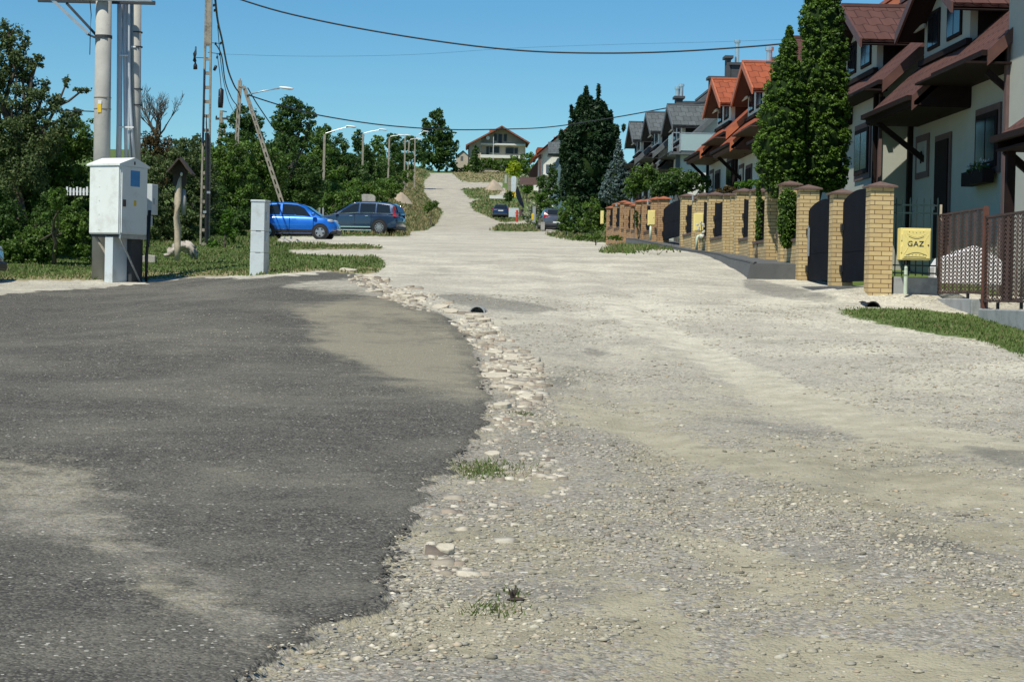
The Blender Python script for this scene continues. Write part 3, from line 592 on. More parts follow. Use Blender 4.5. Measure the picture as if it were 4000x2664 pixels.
x, y, vv = scatter_px(26000, [[(2340,985),(2430,962),(2540,952),(2600,962),(2670,985),(2560,1000),(2400,1000)],[(2160,930),(2300,908),(2470,935),(2440,950),(2250,945)]], 26, 900, 1010, 2100, 2700, 45, 110)
rs = np.random.RandomState(77); k = (fbm(x*1.5, y*0.8, 1.2)+rs.normal(0, .3, len(x)) > 0.15); x, y = x[k], y[k]
blades('weed', x, y, rs.uniform(.05, .2, len(x)), .06*np.ones(len(x)), M['gr'], 'patchy green weeds on the road edge before the fence forecourt', 27, 'weeds', 0.5)
Yq = yat(2003, 2345); p = at(2003, 2345, Yq); mb = MB(); rnd = random.Random(9)
for i in range(9):
    a = rnd.uniform(0, 6.28); mb.tube([(0, 0, 0), (.008*math.cos(a), .008*math.sin(a), .025), (.02*math.cos(a), .02*math.sin(a), rnd.uniform(.04, .07))], [.008, .006, .002], 5)
mb.blob((0.01, 0, .004), (.04, .03, .012), 4)
o = build(mb, 'dead_stump', M['darkwood']); o.location = (p[0], Yq, g1(p[0], Yq)); tag(o, 'small dark dead plant stump in the lower middle of the road', 'plant')
def pt(u, v, Y): return tuple(at(u, v, Y))

# crumbs of asphalt broken off along the edge
x, y, vv = scatter_px(160000, None, 61, 1080, 2750, 500, 2100, 5.8, 40)
u_, v_ = proj(x, y, gz(x, y)); w_ = 26*np.clip(14/y, .5, 2); e_ = inpoly(u_-w_, v_, ASPH) & ~inpoly(u_+w_*1.6, v_+w_*.3, ASPH)
rs = np.random.RandomState(62); k = e_ & (rs.rand(len(x)) < 0.13*np.clip(.3+1.2*fbm(x*3, y*2, 2), 0, 1)); x, y = x[k], y[k]
sz = np.clip(np.exp(rs.normal(math.log(.022), .5, len(x))), .010, .05)
M['crumb'] = pm('asphalt_crumb', (0.075, 0.070, 0.060), 0.9, var=0.5, scale=3)
stones(len(x), x, y, sz, M['crumb'], 'asphalt_crumbs', 'dark crumbs of broken asphalt along the ragged edge of the apron', flat=0.5, seed=63)
# ================================================================= PLANTS
def leafcloud(blobs, leaf, cover_=5.0, seed=0, Y=None, clump=0.2, shell=(0.5, 1.0), up=0.25, aspect=1.5):
    rs = np.random.RandomState(seed); C = []; Nn = []
    for (cx, cy, cz, rx, ry, rz) in blobs:
        area = math.pi*rx*rz; n = int(cover_*1.7*area/(leaf*leaf*0.75))+20
        ncl = max(8, int(4.5*(rx*rz)/(clump*min(rx, rz))**2/2.0)); ncl = min(ncl, 600)
        d = rs.normal(0, 1, (ncl, 3)); d /= np.linalg.norm(d, axis=1)[:, None]
        r = rs.uniform(shell[0], shell[1], ncl)**0.8; cc = d*r[:, None]
        w_ = rs.randint(0, ncl, n); cs = rs.uniform(0.6, 1.3, ncl)[w_]
        sg = clump*min(rx, rz)
        off = rs.normal(0, 1, (n, 3)); off /= (np.linalg.norm(off, axis=1)[:, None]+1e-6); off *= (rs.rand(n)**0.45*sg*cs)[:, None]*1.25; off[:, 2] *= 0.75
        C.append(cc[w_]*np.array([rx, ry, rz])+off+np.array([cx, cy, cz]))
        nn = off/(np.linalg.norm(off, axis=1)[:, None]+1e-6)+rs.normal(0, 0.75, (n, 3))+np.array([0, 0, up]); Nn.append(nn)
    C = np.concatenate(C); Nn = np.concatenate(Nn); Nn /= np.linalg.norm(Nn, axis=1)[:, None]
    t = np.cross(Nn, rs.normal(0, 1, Nn.shape)); t /= (np.linalg.norm(t, axis=1)[:, None]+1e-6); b = np.cross(Nn, t)
    s = (leaf*rs.uniform(0.55, 1.25, len(C)))[:, None]/2
    V = np.stack([C-t*s*aspect, C+b*s*0.8, C+t*s*aspect, C-b*s*0.8], 1).reshape(-1, 3)
    return V, np.arange(len(C)*4).reshape(-1, 4)
def px_blobs(Y, bl, dz=0.8):
    out = []
    for b in bl:
        u, v, ru, rv = b[:4]; y = Y+(b[4] if len(b) > 4 else 0); p = at(u, v, y); k = y/F
        rx, rz = ru*k, rv*k; out.append((p[0], y, p[2], rx, min(rx, rz)*dz+0.1*max(rx, rz), rz))
    return out
def limbs(mb, base, tgt, r, rnd, n=5):
    b = Vector(base); t = Vector(tgt); pts = []
    for i in range(n+1):
        f = i/n; p = b.lerp(t, f); j = (b-t).length*0.04*(1 if 0 < i < n else 0)
        pts.append(p+Vector((rnd.uniform(-j, j), rnd.uniform(-j, j), 0)))
    mb.tube(pts, [r*(1-0.75*i/n) for i in range(n+1)], 6)
def plant(name, label, cat, Y, bl, leaf_px=2.6, mat='lfA', cov=5.0, seed=0, trunk=None, group=None, clump=0.26, shell=(0.4, 1.0), part='crown', up=0.25, limbsn=5, dz=0.8, barkm='bark', aspect=1.5, core=0):
    leaf = leaf_px*0.80*Y/(F*0.256)
    B = px_blobs(Y, bl, dz); bx = sum(b[0] for b in B)/len(B)
    if trunk: bx = onground(trunk[0], Y)[0]
    base = (bx, Y, g1(bx, Y)-0.05)
    t = thing(name, label, cat, base, group=group)
    V, Fc = leafcloud(B, leaf, cov, seed, clump=clump, shell=shell, up=up, aspect=aspect)
    keep = V.reshape(-1, 4, 3)[:, :, 2].min(1) > gz(V[::4, 0], V[::4, 1])-0.02
    V = V.reshape(-1, 4, 3)[keep].reshape(-1, 3); Fc = np.arange(len(V)).reshape(-1, 4)
    o = npmesh(part, V-np.array(base, dtype=np.float32), Fc, M[mat], parent=t)
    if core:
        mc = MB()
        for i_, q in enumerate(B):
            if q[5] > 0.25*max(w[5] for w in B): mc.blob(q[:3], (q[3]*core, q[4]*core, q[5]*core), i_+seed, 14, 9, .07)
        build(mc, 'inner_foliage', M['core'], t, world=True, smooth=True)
    rnd = random.Random(seed); mb = MB(); r = trunk[1] if trunk else 0.05*max(b[5] for b in B)+0.03
    big = sorted(B, key=lambda b: -b[2])[:max(1, limbsn)]
    top = max(B, key=lambda b: b[2]+0.5*b[5]); mid = Vector(base).lerp(Vector((top[0], top[1], top[2])), 0.45)
    limbs(mb, base, (top[0], top[1], top[2]+0.3*top[5]), r, rnd, 6)
    for b in big:
        st = Vector(base).lerp(Vector(top[:3]), rnd.uniform(0.25, 0.6)); limbs(mb, st, b[:3], r*0.45, rnd, 4)
        for q in range(2):
            e = Vector((b[0]+rnd.uniform(-.6, .6)*b[3], b[1]+rnd.uniform(-.5, .5)*b[4], b[2]+rnd.uniform(0, .7)*b[5])); limbs(mb, b[:3], e, r*0.2, rnd, 3)
    build(mb, 'trunk' if cat == 'tree' else 'stem', M[barkm], t, world=True)
    return t
T = plant
# -- left foreground thicket
T('fruit_tree', 'tall leafy tree at the left picture edge with sprays of twigs against the sky', 'tree', 47,
  [(30,150,55,75),(95,160,30,50),(-60,250,120,160),(60,330,90,110),(150,420,80,90),(20,500,160,130),(-120,500,160,200),(160,560,110,110),(60,680,150,140),(265,455,45,30),(325,352,42,14),(262,318,16,22),(225,395,35,30),(130,250,35,30),(150,230,25,22),(300,440,25,20),(-200,300,150,200),(240,500,60,50),(60,250,60,60),(180,330,20,30)],
  3.0, 'lfG', 2.9, 1, trunk=(80, .16), clump=0.32, shell=(0.25, 1.0), limbsn=14)
T('bush', 'broad dark green shrub filling the space behind the round concrete pole', 'shrub', 49, [(200,620,140,130),(310,560,70,120),(120,760,200,140),(300,740,110,160),(20,720,150,200),(330,900,90,110),(-120,850,150,170)], 3.2, 'lfA', 5, 2, clump=0.2)
T('bush', 'lime green rounded bush low beside the white utility cabinet', 'shrub', 44.5, [(290,880,75,90),(210,930,110,90),(120,970,110,75),(330,950,60,80),(60,1000,90,60),(225,775,40,50,-1.5)], 3.0, 'lfA', 5, 3, clump=0.22)
T('bush', 'dark low hedge bush at the far left edge behind the black car', 'shrub', 46.5, [(-20,900,130,120),(60,960,90,90),(-160,930,160,140),(180,860,80,90)], 3.0, 'lfD', 5, 4)
T('bush', 'brownish leafy bush right behind the wayside shrine', 'shrub', 63, [(640,720,110,120),(720,640,80,110),(600,830,100,110),(760,820,90,130),(660,900,130,90),(560,700,60,120),(800,730,60,110)], 2.6, 'lfG', 4.2, 5, clump=0.2)
T('bush', 'brown dry-leaved bush left of the dark wooden shrine roof', 'shrub', 66, [(590,560,60,75),(640,600,70,70),(545,650,45,90),(660,680,60,60)], 2.2, 'lfR', 2.6, 6, clump=0.25, shell=(0.2, 1))
T('bush', 'fresh green bush at the foot of the lattice pole', 'shrub', 58, [(880,880,22,50),(890,840,18,25),(830,960,30,22),(905,920,20,35)], 2.8, 'lfB', 3, 7, clump=0.25)
# bare twiggy tree
def bare_tree():
    Y = 68; b = onground(612, Y); t = thing('bare_tree', 'leafless twiggy grey tree standing behind the conduit pole', 'tree', tuple(b))
    rnd = random.Random(5); mb = MB(); tp = Vector(pt(612, 545, Y))
    mb.tube([tuple(b), tuple(Vector(b).lerp(tp, .5)+Vector((.05, 0, 0))), tuple(tp)], [.14, .10, .07], 8)
    def grow(p, d, L, r, k):
        n = 3; pts = [p]; q = p.copy(); dd = d.copy()
        for i in range(n):
            dd = (dd+Vector((rnd.uniform(-.2, .2), rnd.uniform(-.2, .2), rnd.uniform(-.02, .12)))).normalized(); q = q+dd*(L/n); pts.append(q.copy())
        mb.tube(pts, [r*(1-0.4*i/n) for i in range(n+1)], 3 if k > 1 else 6)
        if k >= 5: return
        for _ in range(3 if k < 4 else 4):
            a = rnd.uniform(0, 6.28); e = rnd.uniform(0.25, 0.6)
            nd = (dd*math.cos(e)+Vector((math.cos(a), math.sin(a), 0.1))*math.sin(e)).normalized()
            grow(pts[rnd.choice([1, 2, 3, 3])].copy(), nd, L*rnd.uniform(0.62, 0.85), max(r*0.55, 0.0065), k+1)
    for j in range(5):
        a = 6.28*j/5; grow(tp.copy(), Vector((.65*math.cos(a), .65*math.sin(a), 1)).normalized(), .62, .045, 1)
    build(mb, 'trunk', M['bark'], t, world=True)
bare_tree()
# -- thicket behind the shrine and A-shaped pole up the left hillside
hill = 'trees and bushes of the hillside thicket'
def hb(i, lab, Y, bl, mat, lp=2.3, cov=4.6, cat='shrub', name='bush'):
    T(name, lab, cat, Y, bl, lp, mat, cov, 100+i, clump=0.27, group=hill if False else None)
hb(1, 'dense mid green thicket between the lattice pole and the A-shaped pole', 84, [(860,720,70,110),(900,620,70,90),(850,820,90,110),(950,700,60,110),(940,820,70,110),(820,640,40,70)], 'lfA', 2.6)
hb(2, 'rounded dusky tree showing its top between the legs of the A-shaped pole', 125, [(950,450,55,45),(930,520,70,55),(970,540,70,60),(890,560,50,40),(1000,480,30,40)], 'lfD', 2.4, cat='tree', name='tree')
hb(3, 'green thicket between the legs of the A-shaped pole', 96, [(960,640,90,100),(1010,720,90,110),(960,780,90,80),(1060,650,70,80)], 'lfA', 2.6)
hb(4, 'dark green thicket right of the leaning strut with a yellow mark above', 100, [(1090,700,80,90),(1150,760,90,80),(1100,600,80,80),(1060,800,60,60),(1200,700,80,90)], 'lfD', 2.5)
T('tree', 'dark broad-crowned tree rising above the hillside thicket left of centre', 'tree', 135, [(1135,410,50,38),(1175,440,45,45),(1100,440,35,45),(1190,490,45,35),(1120,500,70,50),(1080,480,30,30),(1215,450,20,15),(1150,550,80,50)], 2.6, 'lfD', 4.2, 110, trunk=(1140, .22), clump=0.28)
hb(5, 'mid green bush mass below the dark broad-crowned tree', 155, [(1180,600,90,60),(1250,640,80,80),(1240,550,60,45),(1290,720,80,80),(1210,730,90,70)], 'lfA', 2.5)
hb(6, 'low green thicket behind the roof of the blue car', 126, [(1080,830,90,45),(1190,820,90,50),(1290,810,80,60),(1370,790,60,60),(990,850,60,60)], 'lfA', 2.5)
hb(7, 'dark shrubs around the nearest tall street lamp on the hill', 160, [(1300,580,70,60),(1340,650,70,80),(1270,510,35,25),(1390,700,70,80),(1340,760,80,60)], 'lfD', 2.4)
hb(8, 'shrubs between the second and third street lamps on the hill', 192, [(1420,610,50,60),(1400,560,30,35),(1460,660,60,80),(1430,740,60,60),(1400,520,15,15)], 'lfD', 2.4)
hb(9, 'yellowish green bush just left of the third hill lamp', 216, [(1475,560,28,30),(1480,610,35,40),(1500,660,40,60),(1480,720,50,60)], 'lfA', 2.3)
hb(10, 'dark shrubs between the third and fourth street lamps on the hill', 240, [(1530,560,40,35),(1560,620,50,50),(1540,680,40,50),(1530,540,20,20)], 'lfD', 2.3)
hb(11, 'far dark hedge at the top of the hill beside the lone big tree', 300, [(1590,560,40,30),(1620,600,50,45),(1580,640,40,40),(1650,560,30,30),(1610,545,18,15)], 'lfD', 2.2)
hb(12, 'low green bushes above the dark blue off-roader', 130, [(1410,800,50,40),(1480,780,50,45),(1520,740,40,50)], 'lfA', 2.3)
hb(31, 'low dark bush row hiding the feet of the nearest hill lamps', 138, [(1270,760,60,50),(1340,760,60,50),(1400,750,60,46),(1460,740,50,46)], 'lfA', 2.4)
hb(32, 'light green bush row below the third and fourth hill lamps', 170, [(1500,735,40,40),(1545,725,34,34),(1590,690,26,26)], 'lfA', 2.4)
hb(13, 'small round green bush beside the foot of the rising road', 150, [(1690,800,22,16),(1670,815,20,14)], 'lfA', 2.3)
hb(14, 'distant pale bush line left of the wooden shrine', 90, [(730,600,50,60),(770,560,25,40),(800,580,30,50),(700,620,40,50)], 'lfG', 2.4)
hb(15, 'dark thicket in shadow at the foot of the two concrete poles', 74, [(830,800,60,90),(900,880,70,60),(960,860,60,50),(780,860,50,80),(870,920,90,40)], 'lfD', 2.6)
T('big_tree', 'lone tall tree at the crest where the road disappears', 'tree', 402, [(1712,470,28,42),(1735,520,40,42),(1680,520,35,45),(1760,580,34,45),(1700,600,60,55),(1740,640,50,30),(1670,630,40,40),(1720,560,50,50),(1660,480,18,18),(1690,450,16,14),(1715,435,13,14)], 2.5, 'lfD', 4.6, 120, trunk=(1712, .3), clump=0.2)
# -- around the hilltop house
hb(16, 'green shrubs in front of the hilltop house', 404, [(1900,640,60,22),(1960,645,60,25),(2020,640,50,30),(1850,655,40,20),(2060,620,30,25),(1800,665,40,14)], 'lfA', 2.2)
hb(17, 'dark bush below the left corner of the hilltop house', 396, [(1855,640,22,32),(1860,662,28,14)], 'lfD', 2.2)
hb(18, 'climbing plant covering the left wing of the hilltop house', 410, [(1858,600,16,34),(1850,622,16,18)], 'lfD', 2.2)
T('bush', 'bright yellow-green bush above the grey board fence', 'shrub', 268, [(2008,645,24,16),(1995,665,20,18),(2020,660,18,16),(2010,680,22,12)], 2.6, 'lfY', 4.5, 130)
hb(19, 'green bush right of the bright yellow-green bush', 272, [(2050,650,24,30),(2075,670,30,30),(2040,680,22,18)], 'lfA', 2.3)
T('flowering_shrub', 'cream-flowered shrub above the round clipped bush', 'shrub', 225, [(2048,700,22,18),(2035,720,16,14),(2070,712,16,12),(2042,690,10,10)], 2.4, 'lfW', 4, 131)
hb(20, 'round clipped dark green bush beside the grey board fence', 218, [(2062,730,24,16),(2058,745,20,12)], 'lfB', 2.4)
hb(21, 'dark shrub behind the pale retaining slab', 212, [(1988,765,20,20),(1985,775,16,14)], 'lfD', 2.3)
T('flowering_shrub', 'pale flowering shrub left of the grey parked car', 'shrub', 168, [(2090,810,34,26),(2070,835,26,30),(2110,830,26,26),(2075,860,24,18)], 2.4, 'lfW', 4, 132)
hb(22, 'green shrub spreading behind the grey parked car', 158, [(2140,810,40,40),(2160,850,34,40),(2110,870,24,20),(2120,780,30,30)], 'lfA', 2.4)
hb(23, 'tangled dark bushes hiding the foot of the white house', 165, [(2130,720,36,50),(2160,680,22,40),(2170,760,30,50),(2100,770,24,26)], 'lfD', 2.4)
# -- big dark tree and spruce on the right
T('dark_tree', 'tall dark upright tree with pointed shoots at the right road side', 'tree', 128,
  [(2318,470,64,80),(2300,540,88,100),(2290,430,40,60),(2340,450,35,60),(2262,500,40,80),(2320,540,75,100),(2380,560,40,80),(2240,600,50,90),(2300,660,100,110),(2380,680,50,100),(2240,720,50,110),(2310,800,80,80),(2290,370,9,34),(2338,360,6,30),(2385,470,9,40),(2410,520,8,30),(2232,430,5,20),(2192,530,8,22),(2270,400,12,24),(2436,500,6,14),(2200,600,14,50)],
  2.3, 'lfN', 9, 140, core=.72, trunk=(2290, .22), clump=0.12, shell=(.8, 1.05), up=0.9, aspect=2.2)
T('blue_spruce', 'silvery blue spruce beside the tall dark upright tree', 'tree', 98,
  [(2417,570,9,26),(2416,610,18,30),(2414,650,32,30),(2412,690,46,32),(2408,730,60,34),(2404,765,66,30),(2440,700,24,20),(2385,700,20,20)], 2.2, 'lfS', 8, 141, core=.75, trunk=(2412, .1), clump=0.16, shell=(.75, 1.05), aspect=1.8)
hb(24, 'round green bush at the end of the red brick fence', 100, [(2310,810,42,40),(2340,850,30,38),(2290,860,40,36),(2330,890,40,24)], 'lfA', 2.6)
hb(25, 'light green bush beside the grey parked car', 112, [(2208,830,26,40),(2200,870,24,34),(2225,890,30,16)], 'lfA', 2.6)
hb(26, 'dark shade bush between the two roadside bushes', 118, [(2250,850,30,60),(2265,890,40,24),(2240,800,30,40)], 'lfD', 2.6)
hb(27, 'tall loose green shrub behind the red brick pillars', 84, [(2520,690,55,50),(2490,720,50,40),(2560,720,50,40),(2470,740,30,36),(2530,660,22,26)], 'lfA', 2.6)
hb(28, 'dark clipped hedge behind the iron gate and first yellow pillars', 74, [(2620,710,60,42),(2690,700,55,36),(2740,720,40,34),(2580,740,50,36),(2650,740,70,34)], 'lfD', 2.7)
hb(29, 'feathery green ornamental bush above the hedge tops', 78, [(2650,680,40,26),(2700,690,30,20),(2600,700,34,22)], 'lfA', 2.6)
T('red_leaved_shrub', 'small reddish shrub behind the pillar caps under the orange house', 'shrub', 57, [(2815,748,26,12),(2850,742,28,14),(2838,735,14,9)], 2.8, 'lfR', 3.5, 150)
T('creeper', 'green creeper growing over the brown pillar caps', 'plant', 52, [(2900,722,36,14),(2935,718,26,16),(2960,712,20,14)], 3.0, 'lfB', 3.5, 151)
T('climbing_plant', 'slender climbing plant on the red brick pillars', 'plant', 72.5, [(2487,845,7,26),(2488,870,6,24),(2510,858,8,22),(2508,885,7,18)], 2.6, 'lfD', 3.2, 152)
T('weeds', 'leafy weeds on the road edge below the red brick fence', 'plant', 80, [(2320,925,50,12),(2400,930,40,10),(2270,930,24,9)], 2.4, 'lfA', 3.5, 153)
T('weeds', 'yellow-flowered weeds in front of the red hydrant', 'plant', 190, [(1965,858,14,7),(1985,866,18,8),(2005,868,14,7)], 2.2, 'lfG', 3.5, 154)
# thuja columns by the yellow pillars
T('thuja', 'broad tall thuja column rising out of the top of the picture', 'tree', 42.6,
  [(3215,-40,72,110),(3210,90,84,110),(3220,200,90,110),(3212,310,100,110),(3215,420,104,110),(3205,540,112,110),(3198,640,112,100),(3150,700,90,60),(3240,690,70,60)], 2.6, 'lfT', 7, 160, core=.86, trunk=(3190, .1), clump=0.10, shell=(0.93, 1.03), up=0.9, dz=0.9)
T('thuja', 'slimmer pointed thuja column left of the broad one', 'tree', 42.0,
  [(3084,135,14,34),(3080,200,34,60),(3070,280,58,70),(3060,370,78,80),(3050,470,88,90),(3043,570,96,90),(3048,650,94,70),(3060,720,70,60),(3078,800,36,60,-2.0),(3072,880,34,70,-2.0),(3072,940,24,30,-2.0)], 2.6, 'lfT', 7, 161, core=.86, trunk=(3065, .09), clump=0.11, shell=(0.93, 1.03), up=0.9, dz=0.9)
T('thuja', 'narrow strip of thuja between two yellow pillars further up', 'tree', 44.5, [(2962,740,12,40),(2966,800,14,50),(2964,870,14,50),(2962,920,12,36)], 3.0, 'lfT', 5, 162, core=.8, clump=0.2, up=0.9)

# ================================================================= LEFT SIDE FURNITURE

# round pole with cross-arm
Y = 39.0; b = onground(392, Y)
t = thing('concrete_pole', 'thick round concrete pole with a braced cross-arm, left of the conduits', 'utility pole', tuple(b))
top = at(409, -260, Y); mid = at(406, 0, Y)
build(MB().cone((b[0], Y, b[2]-.3), tuple(top), .172, .150, 24), 'shaft', M['concrete'], t, world=True, smooth=False)
t.children[0].data.polygons.foreach_set('use_smooth', [len(p.vertices) == 4 for p in t.children[0].data.polygons])
for v in (146, 378, 422): 
    p = at(406-(v/1100)*14, v, Y); build(MB().cone((p[0], Y, p[2]-.03), (p[0], Y, p[2]+.03) if v == 146 else (p[0], Y, p[2]-.018), .172, .172, 20), 'clamp_band', M['dsteel'] if v == 146 else M['oldconc'], t, world=True)
p = at(389, 398, Y-.16); q = at(381, 440, Y-.16)
mb = MB().box(p[0]-.035, p[0]+.035, Y-.172, Y-.15, q[2], at(384, 396, Y)[2]); build(mb, 'warning_plate', M['yellowstk'], t, world=True)
mb = MB().box(p[0]-.03, p[0]+.04, Y-.175, Y-.172, at(384, 410, Y)[2], at(384, 396, Y)[2]); build(mb, 'plate_head', M['whitep'], t, world=True)
a1 = at(210, 4, Y); a2 = at(400, 8, Y); build(MB().bar((at(140, 0, Y)[0], Y-.2, a1[2]+.03), (at(600, 0, Y)[0], Y-.2, a1[2]+.03), .09, .07), 'cross_arm', M['galv'], t, world=True)
build(MB().bar((at(140, 0, Y)[0], Y+.2, a1[2]+.03), (at(600, 0, Y)[0], Y+.2, a1[2]+.03), .09, .07), 'cross_arm', M['dsteel'], t, world=True)
br = at(352, 138, Y); 
build(MB().bar((a1[0], Y-.2, a1[2]), (br[0], Y-.18, br[2]), .05, .06), 'brace', M['galv'], t, world=True)
a3 = at(252, 8, Y); build(MB().bar((a3[0], Y+.2, a3[2]), (at(368, 140, Y)[0], Y+.18, br[2]+.03), .05, .05), 'brace', M['dsteel'], t, world=True)
build(MB().bar((br[0]-.05, Y-.05, br[2]+.01), (b[0]-.05, Y-.05, br[2]-.1), .22, .03), 'brace_bracket', M['dsteel'], t, world=True)
pts = [pt(350, -10, Y-.1), pt(356, 60, Y-.15), pt(352, 150, Y-.15), pt(351, 215, Y-.15)]; build(MB().tube(pts, .01, 5), 'hanging_strap', M['cable'], t, world=True)
# second pole with conduits
Y = 39.6; b = onground(505, Y)
t = thing('concrete_pole', 'slimmer round pole half hidden behind three grey conduits above the cabinet', 'utility pole', tuple(b))
o = build(MB().cone(pt(522, 1105, Y), pt(531, -260, Y), .125, .115, 20), 'shaft', M['concrete'], t, world=True); 
o.data.polygons.foreach_set('use_smooth', [len(p.vertices) == 4 for p in o.data.polygons])
for (uu, vv, r) in ((533,128,.125),(533,185,.125),(533,350,.125),(531,412,.125)):
    p = at(uu, vv, Y); build(MB().cone((p[0], Y, p[2]-.012), (p[0], Y, p[2]+.012), .124, .124, 16), 'pole_band', M['dsteel'], t, world=True)
for pl, r in (([(469,-200),(468,200),(466,480),(463,620)], .056), ([(484,-200),(487,200),(490,480),(493,620)], .036), ([(501,-200),(503,200),(506,350),(513,480),(524,622)], .032), ([(497,-200),(497,150),(498,300),(503,500),(508,620)], .022)):
    o = build(MB().tube([pt(u, v, Y-.2) for u, v in pl], r, 12), 'conduit', M['conduit'], t, world=True, smooth=True)
build(MB().bar(pt(466, 218, Y-.27), pt(500, 219, Y-.27), .02, .03), 'conduit_clip', M['whitep'], t, world=True)
build(MB().bar(pt(466, 497, Y-.27), pt(522, 498, Y-.27), .02, .03), 'conduit_clip', M['whitep'], t, world=True)
build(MB().bar(pt(512, 184, Y-.13), pt(530, 184, Y-.13), .02, .03), 'conduit_clip', M['whitep'], t, world=True)
# big cabinet
def cabinet():
    Y = 38.0; xl, xr = at(349, 900, Y+.33)[0], at(467, 900, Y)[0]; zt, zb = at(410, 642, Y)[2], at(410, 914, Y)[2]
    dx, dy = xr-xl, -.33; W = math.hypot(dx, dy); D = .40/(.33/W); rz = math.atan2(dy, dx); g = g1(xl+.3, Y+.3)
    t = thing('distribution_cabinet', 'large white metal distribution cabinet with a gabled top below the conduits', 'utility cabinet', (xl, Y+.33, g), rz)
    zt -= g; zb -= g; H = zt-zb
    build(MB().box(0, W, 0, D, zb, zt), 'body', M['cabinet'], t, bevel=.012)
    build(MB().box(.012, W-.012, -.028, 0, zb+.02, zt-.03), 'side_panel', M['cabinet'], t, bevel=.010)
    e = .05; zr = zt+.14
    mb = MB().prism([(-e, zt-.02), (-e, zt+.015), (D/2, zr+.02), (D+e, zt+.015), (D+e, zt-.02)], 'x', -e, W+.02); build(mb, 'roof', M['cabinet'], t)
    build(MB().box(W+.018, W+.03, D*.46, D*.50, zt+.02, zt+.08), 'roof_vent', M['black'], t)
    def side(f0, f1, z0, z1, th, nm, mt): build(MB().box(W, W+th, D*f0, D*f1, z0, z1), nm, mt, t, bevel=.004)
    side(.04, .96, zb+.03, zt-.03, .02, 'door', M['cabinet'])
    side(.34, .68, zb+H*.70, zb+H*.93, .024, 'sticker', M['bluestk']); side(.47, .56, zb+H*.42, zb+H*.50, .024, 'warning_sticker', M['yellowstk'])
    side(.07, .13, zb+H*.40, zb+H*.50, .06, 'handle', M['black'])
    for fv in (.06, .28, .48, .68, .91): build(MB().box(W*.33, W*.33+.022, -.036, -.027, zb+H*fv, zb+H*fv+.02), 'rivet', M['cabinet'], t)
    a0 = W*.49; build(MB().box(a0, a0+.19, .03, D*.92, -.3, zb-.02), 'plinth', M['cabinet2'], t, bevel=.006)
    build(MB().box(.02, W-.02, .03, D-.03, zb-.05, zb-.002), 'base_frame', M['dsteel'], t); build(MB().box(W-.03, W+.012, .02, D-.02, zb-.08, zb-.002), 'base_rail', M['galv'], t)
    build(MB().bar((.08, .10, zb-.05), (a0, .12, zb-.42), .03, .04), 'brace', M['oldconc'], t)
    build(MB().bar((W-.02, .04, zb-.06), (W-.05, D-.1, zb-.95), .025, .03), 'brace', M['galv'], t)
    build(MB().box(a0+.19, W-.06, D*.55, D*.95, -.3, zb-.05), 'shade_plate', M['dsteel'], t)  # dark plate added to stand for the shade beside the plinth, under the cabinet
    o = build(MB().tube([(W+.02, D+.05, zb+.5), (W+.02, D+.02, zb-.1), (W+.0, D, zb-.4), (W+.0, D, -.2)], .035, 8), 'cable_duct', M['black'], t, smooth=True)
cabinet()
Y = 39.3; b = onground(580, Y); t = thing('meter_box', 'small white box mounted behind the right side of the big white cabinet', 'utility box', (b[0], Y, at(580, 838, Y)[2]))
xa, xb = at(549, 760, Y)[0], at(595, 760, Y)[0]; z1, z0 = at(575, 719, Y)[2], at(575, 838, Y)[2]
build(MB().prism([(xa, Y), (xb, Y), (xb+.07, Y+.3), (xa+.05, Y+.3)], 'z', z0, z1), 'body', M['cabinet2'], t, world=True, bevel=.01)
build(MB().bar((xb+.02, Y-.012+.1, z0+.2), (xb+.02, Y-.012+.1, z0+.32), .03, .03), 'handle', M['galv'], t, world=True)
build(MB().bar((xa-.1, Y+.1, z0+.1), (xa-.1, Y+.1, z1-.05), .2, .1), 'wall_bracket', M['oldconc'], t, world=True)
build(MB().box(xa+.15, xb-.0, Y+.03, Y+.1, z0-.24, z0-.02), 'cable_bag', M['cabinet2'], t, world=True, bevel=.02)
build(MB().tube([(xa+.05, Y+.1, z0), (xa+.03, Y+.1, z0-.08), (xa-.08, Y+.1, z0-.18)], .035, 8), 'cable', M['black'], t, world=True, smooth=True)
# narrow cabinet
def narrow():
    Y = 37.9; b = onground(1010, Y); t = thing('narrow_cabinet', 'narrow upright pale plastic cabinet standing alone at the asphalt edge', 'utility cabinet', tuple(b))
    k = Y/F; W = 53*k; x0 = at(975, 1080, Y)[0]; zb = b[2]-.15; H = 290*k
    pl = lambda e=0: [(x0-e, Y-e), (x0+W+e, Y-e+.0), (x0+W+.075+e, Y+.26+e), (x0+.07-e, Y+.26+e)]
    lean = .022
    for i, (f0, f1, e) in enumerate(((0, .29, .004), (.295, .58, .0), (.585, .97, 0), (.972, 1.0, .012))):
        mb = MB().prism(pl(e), 'z', b[2]-.15 if i == 0 else b[2]+H*f0, b[2]+H*f1); mb.v = [(p[0]+(p[2]-b[2])*lean*0.2, p[1], p[2]) for p in mb.v]
        build(mb, ('plinth', 'lower_door', 'upper_door', 'lid')[i], M['cabinet2'], t, world=True, bevel=.008)
    for (f0, f1) in ((.45, .55), (.72, .83)):
        a = Vector((x0+W+.03, Y+.085, b[2]+H*f0)); build(MB().bar(a+Vector((.008, 0, 0)), a+Vector((.008, 0, H*(f1-f0))), .03, .03), 'lock_bar', M['galv'], t, world=True)
    for f0 in (.292, .582): build(MB().box(x0+.1, x0+.2, Y-.004, Y+.0, b[2]+H*f0-.004, b[2]+H*f0+.006), 'vent', M['black'], t, world=True)
narrow()
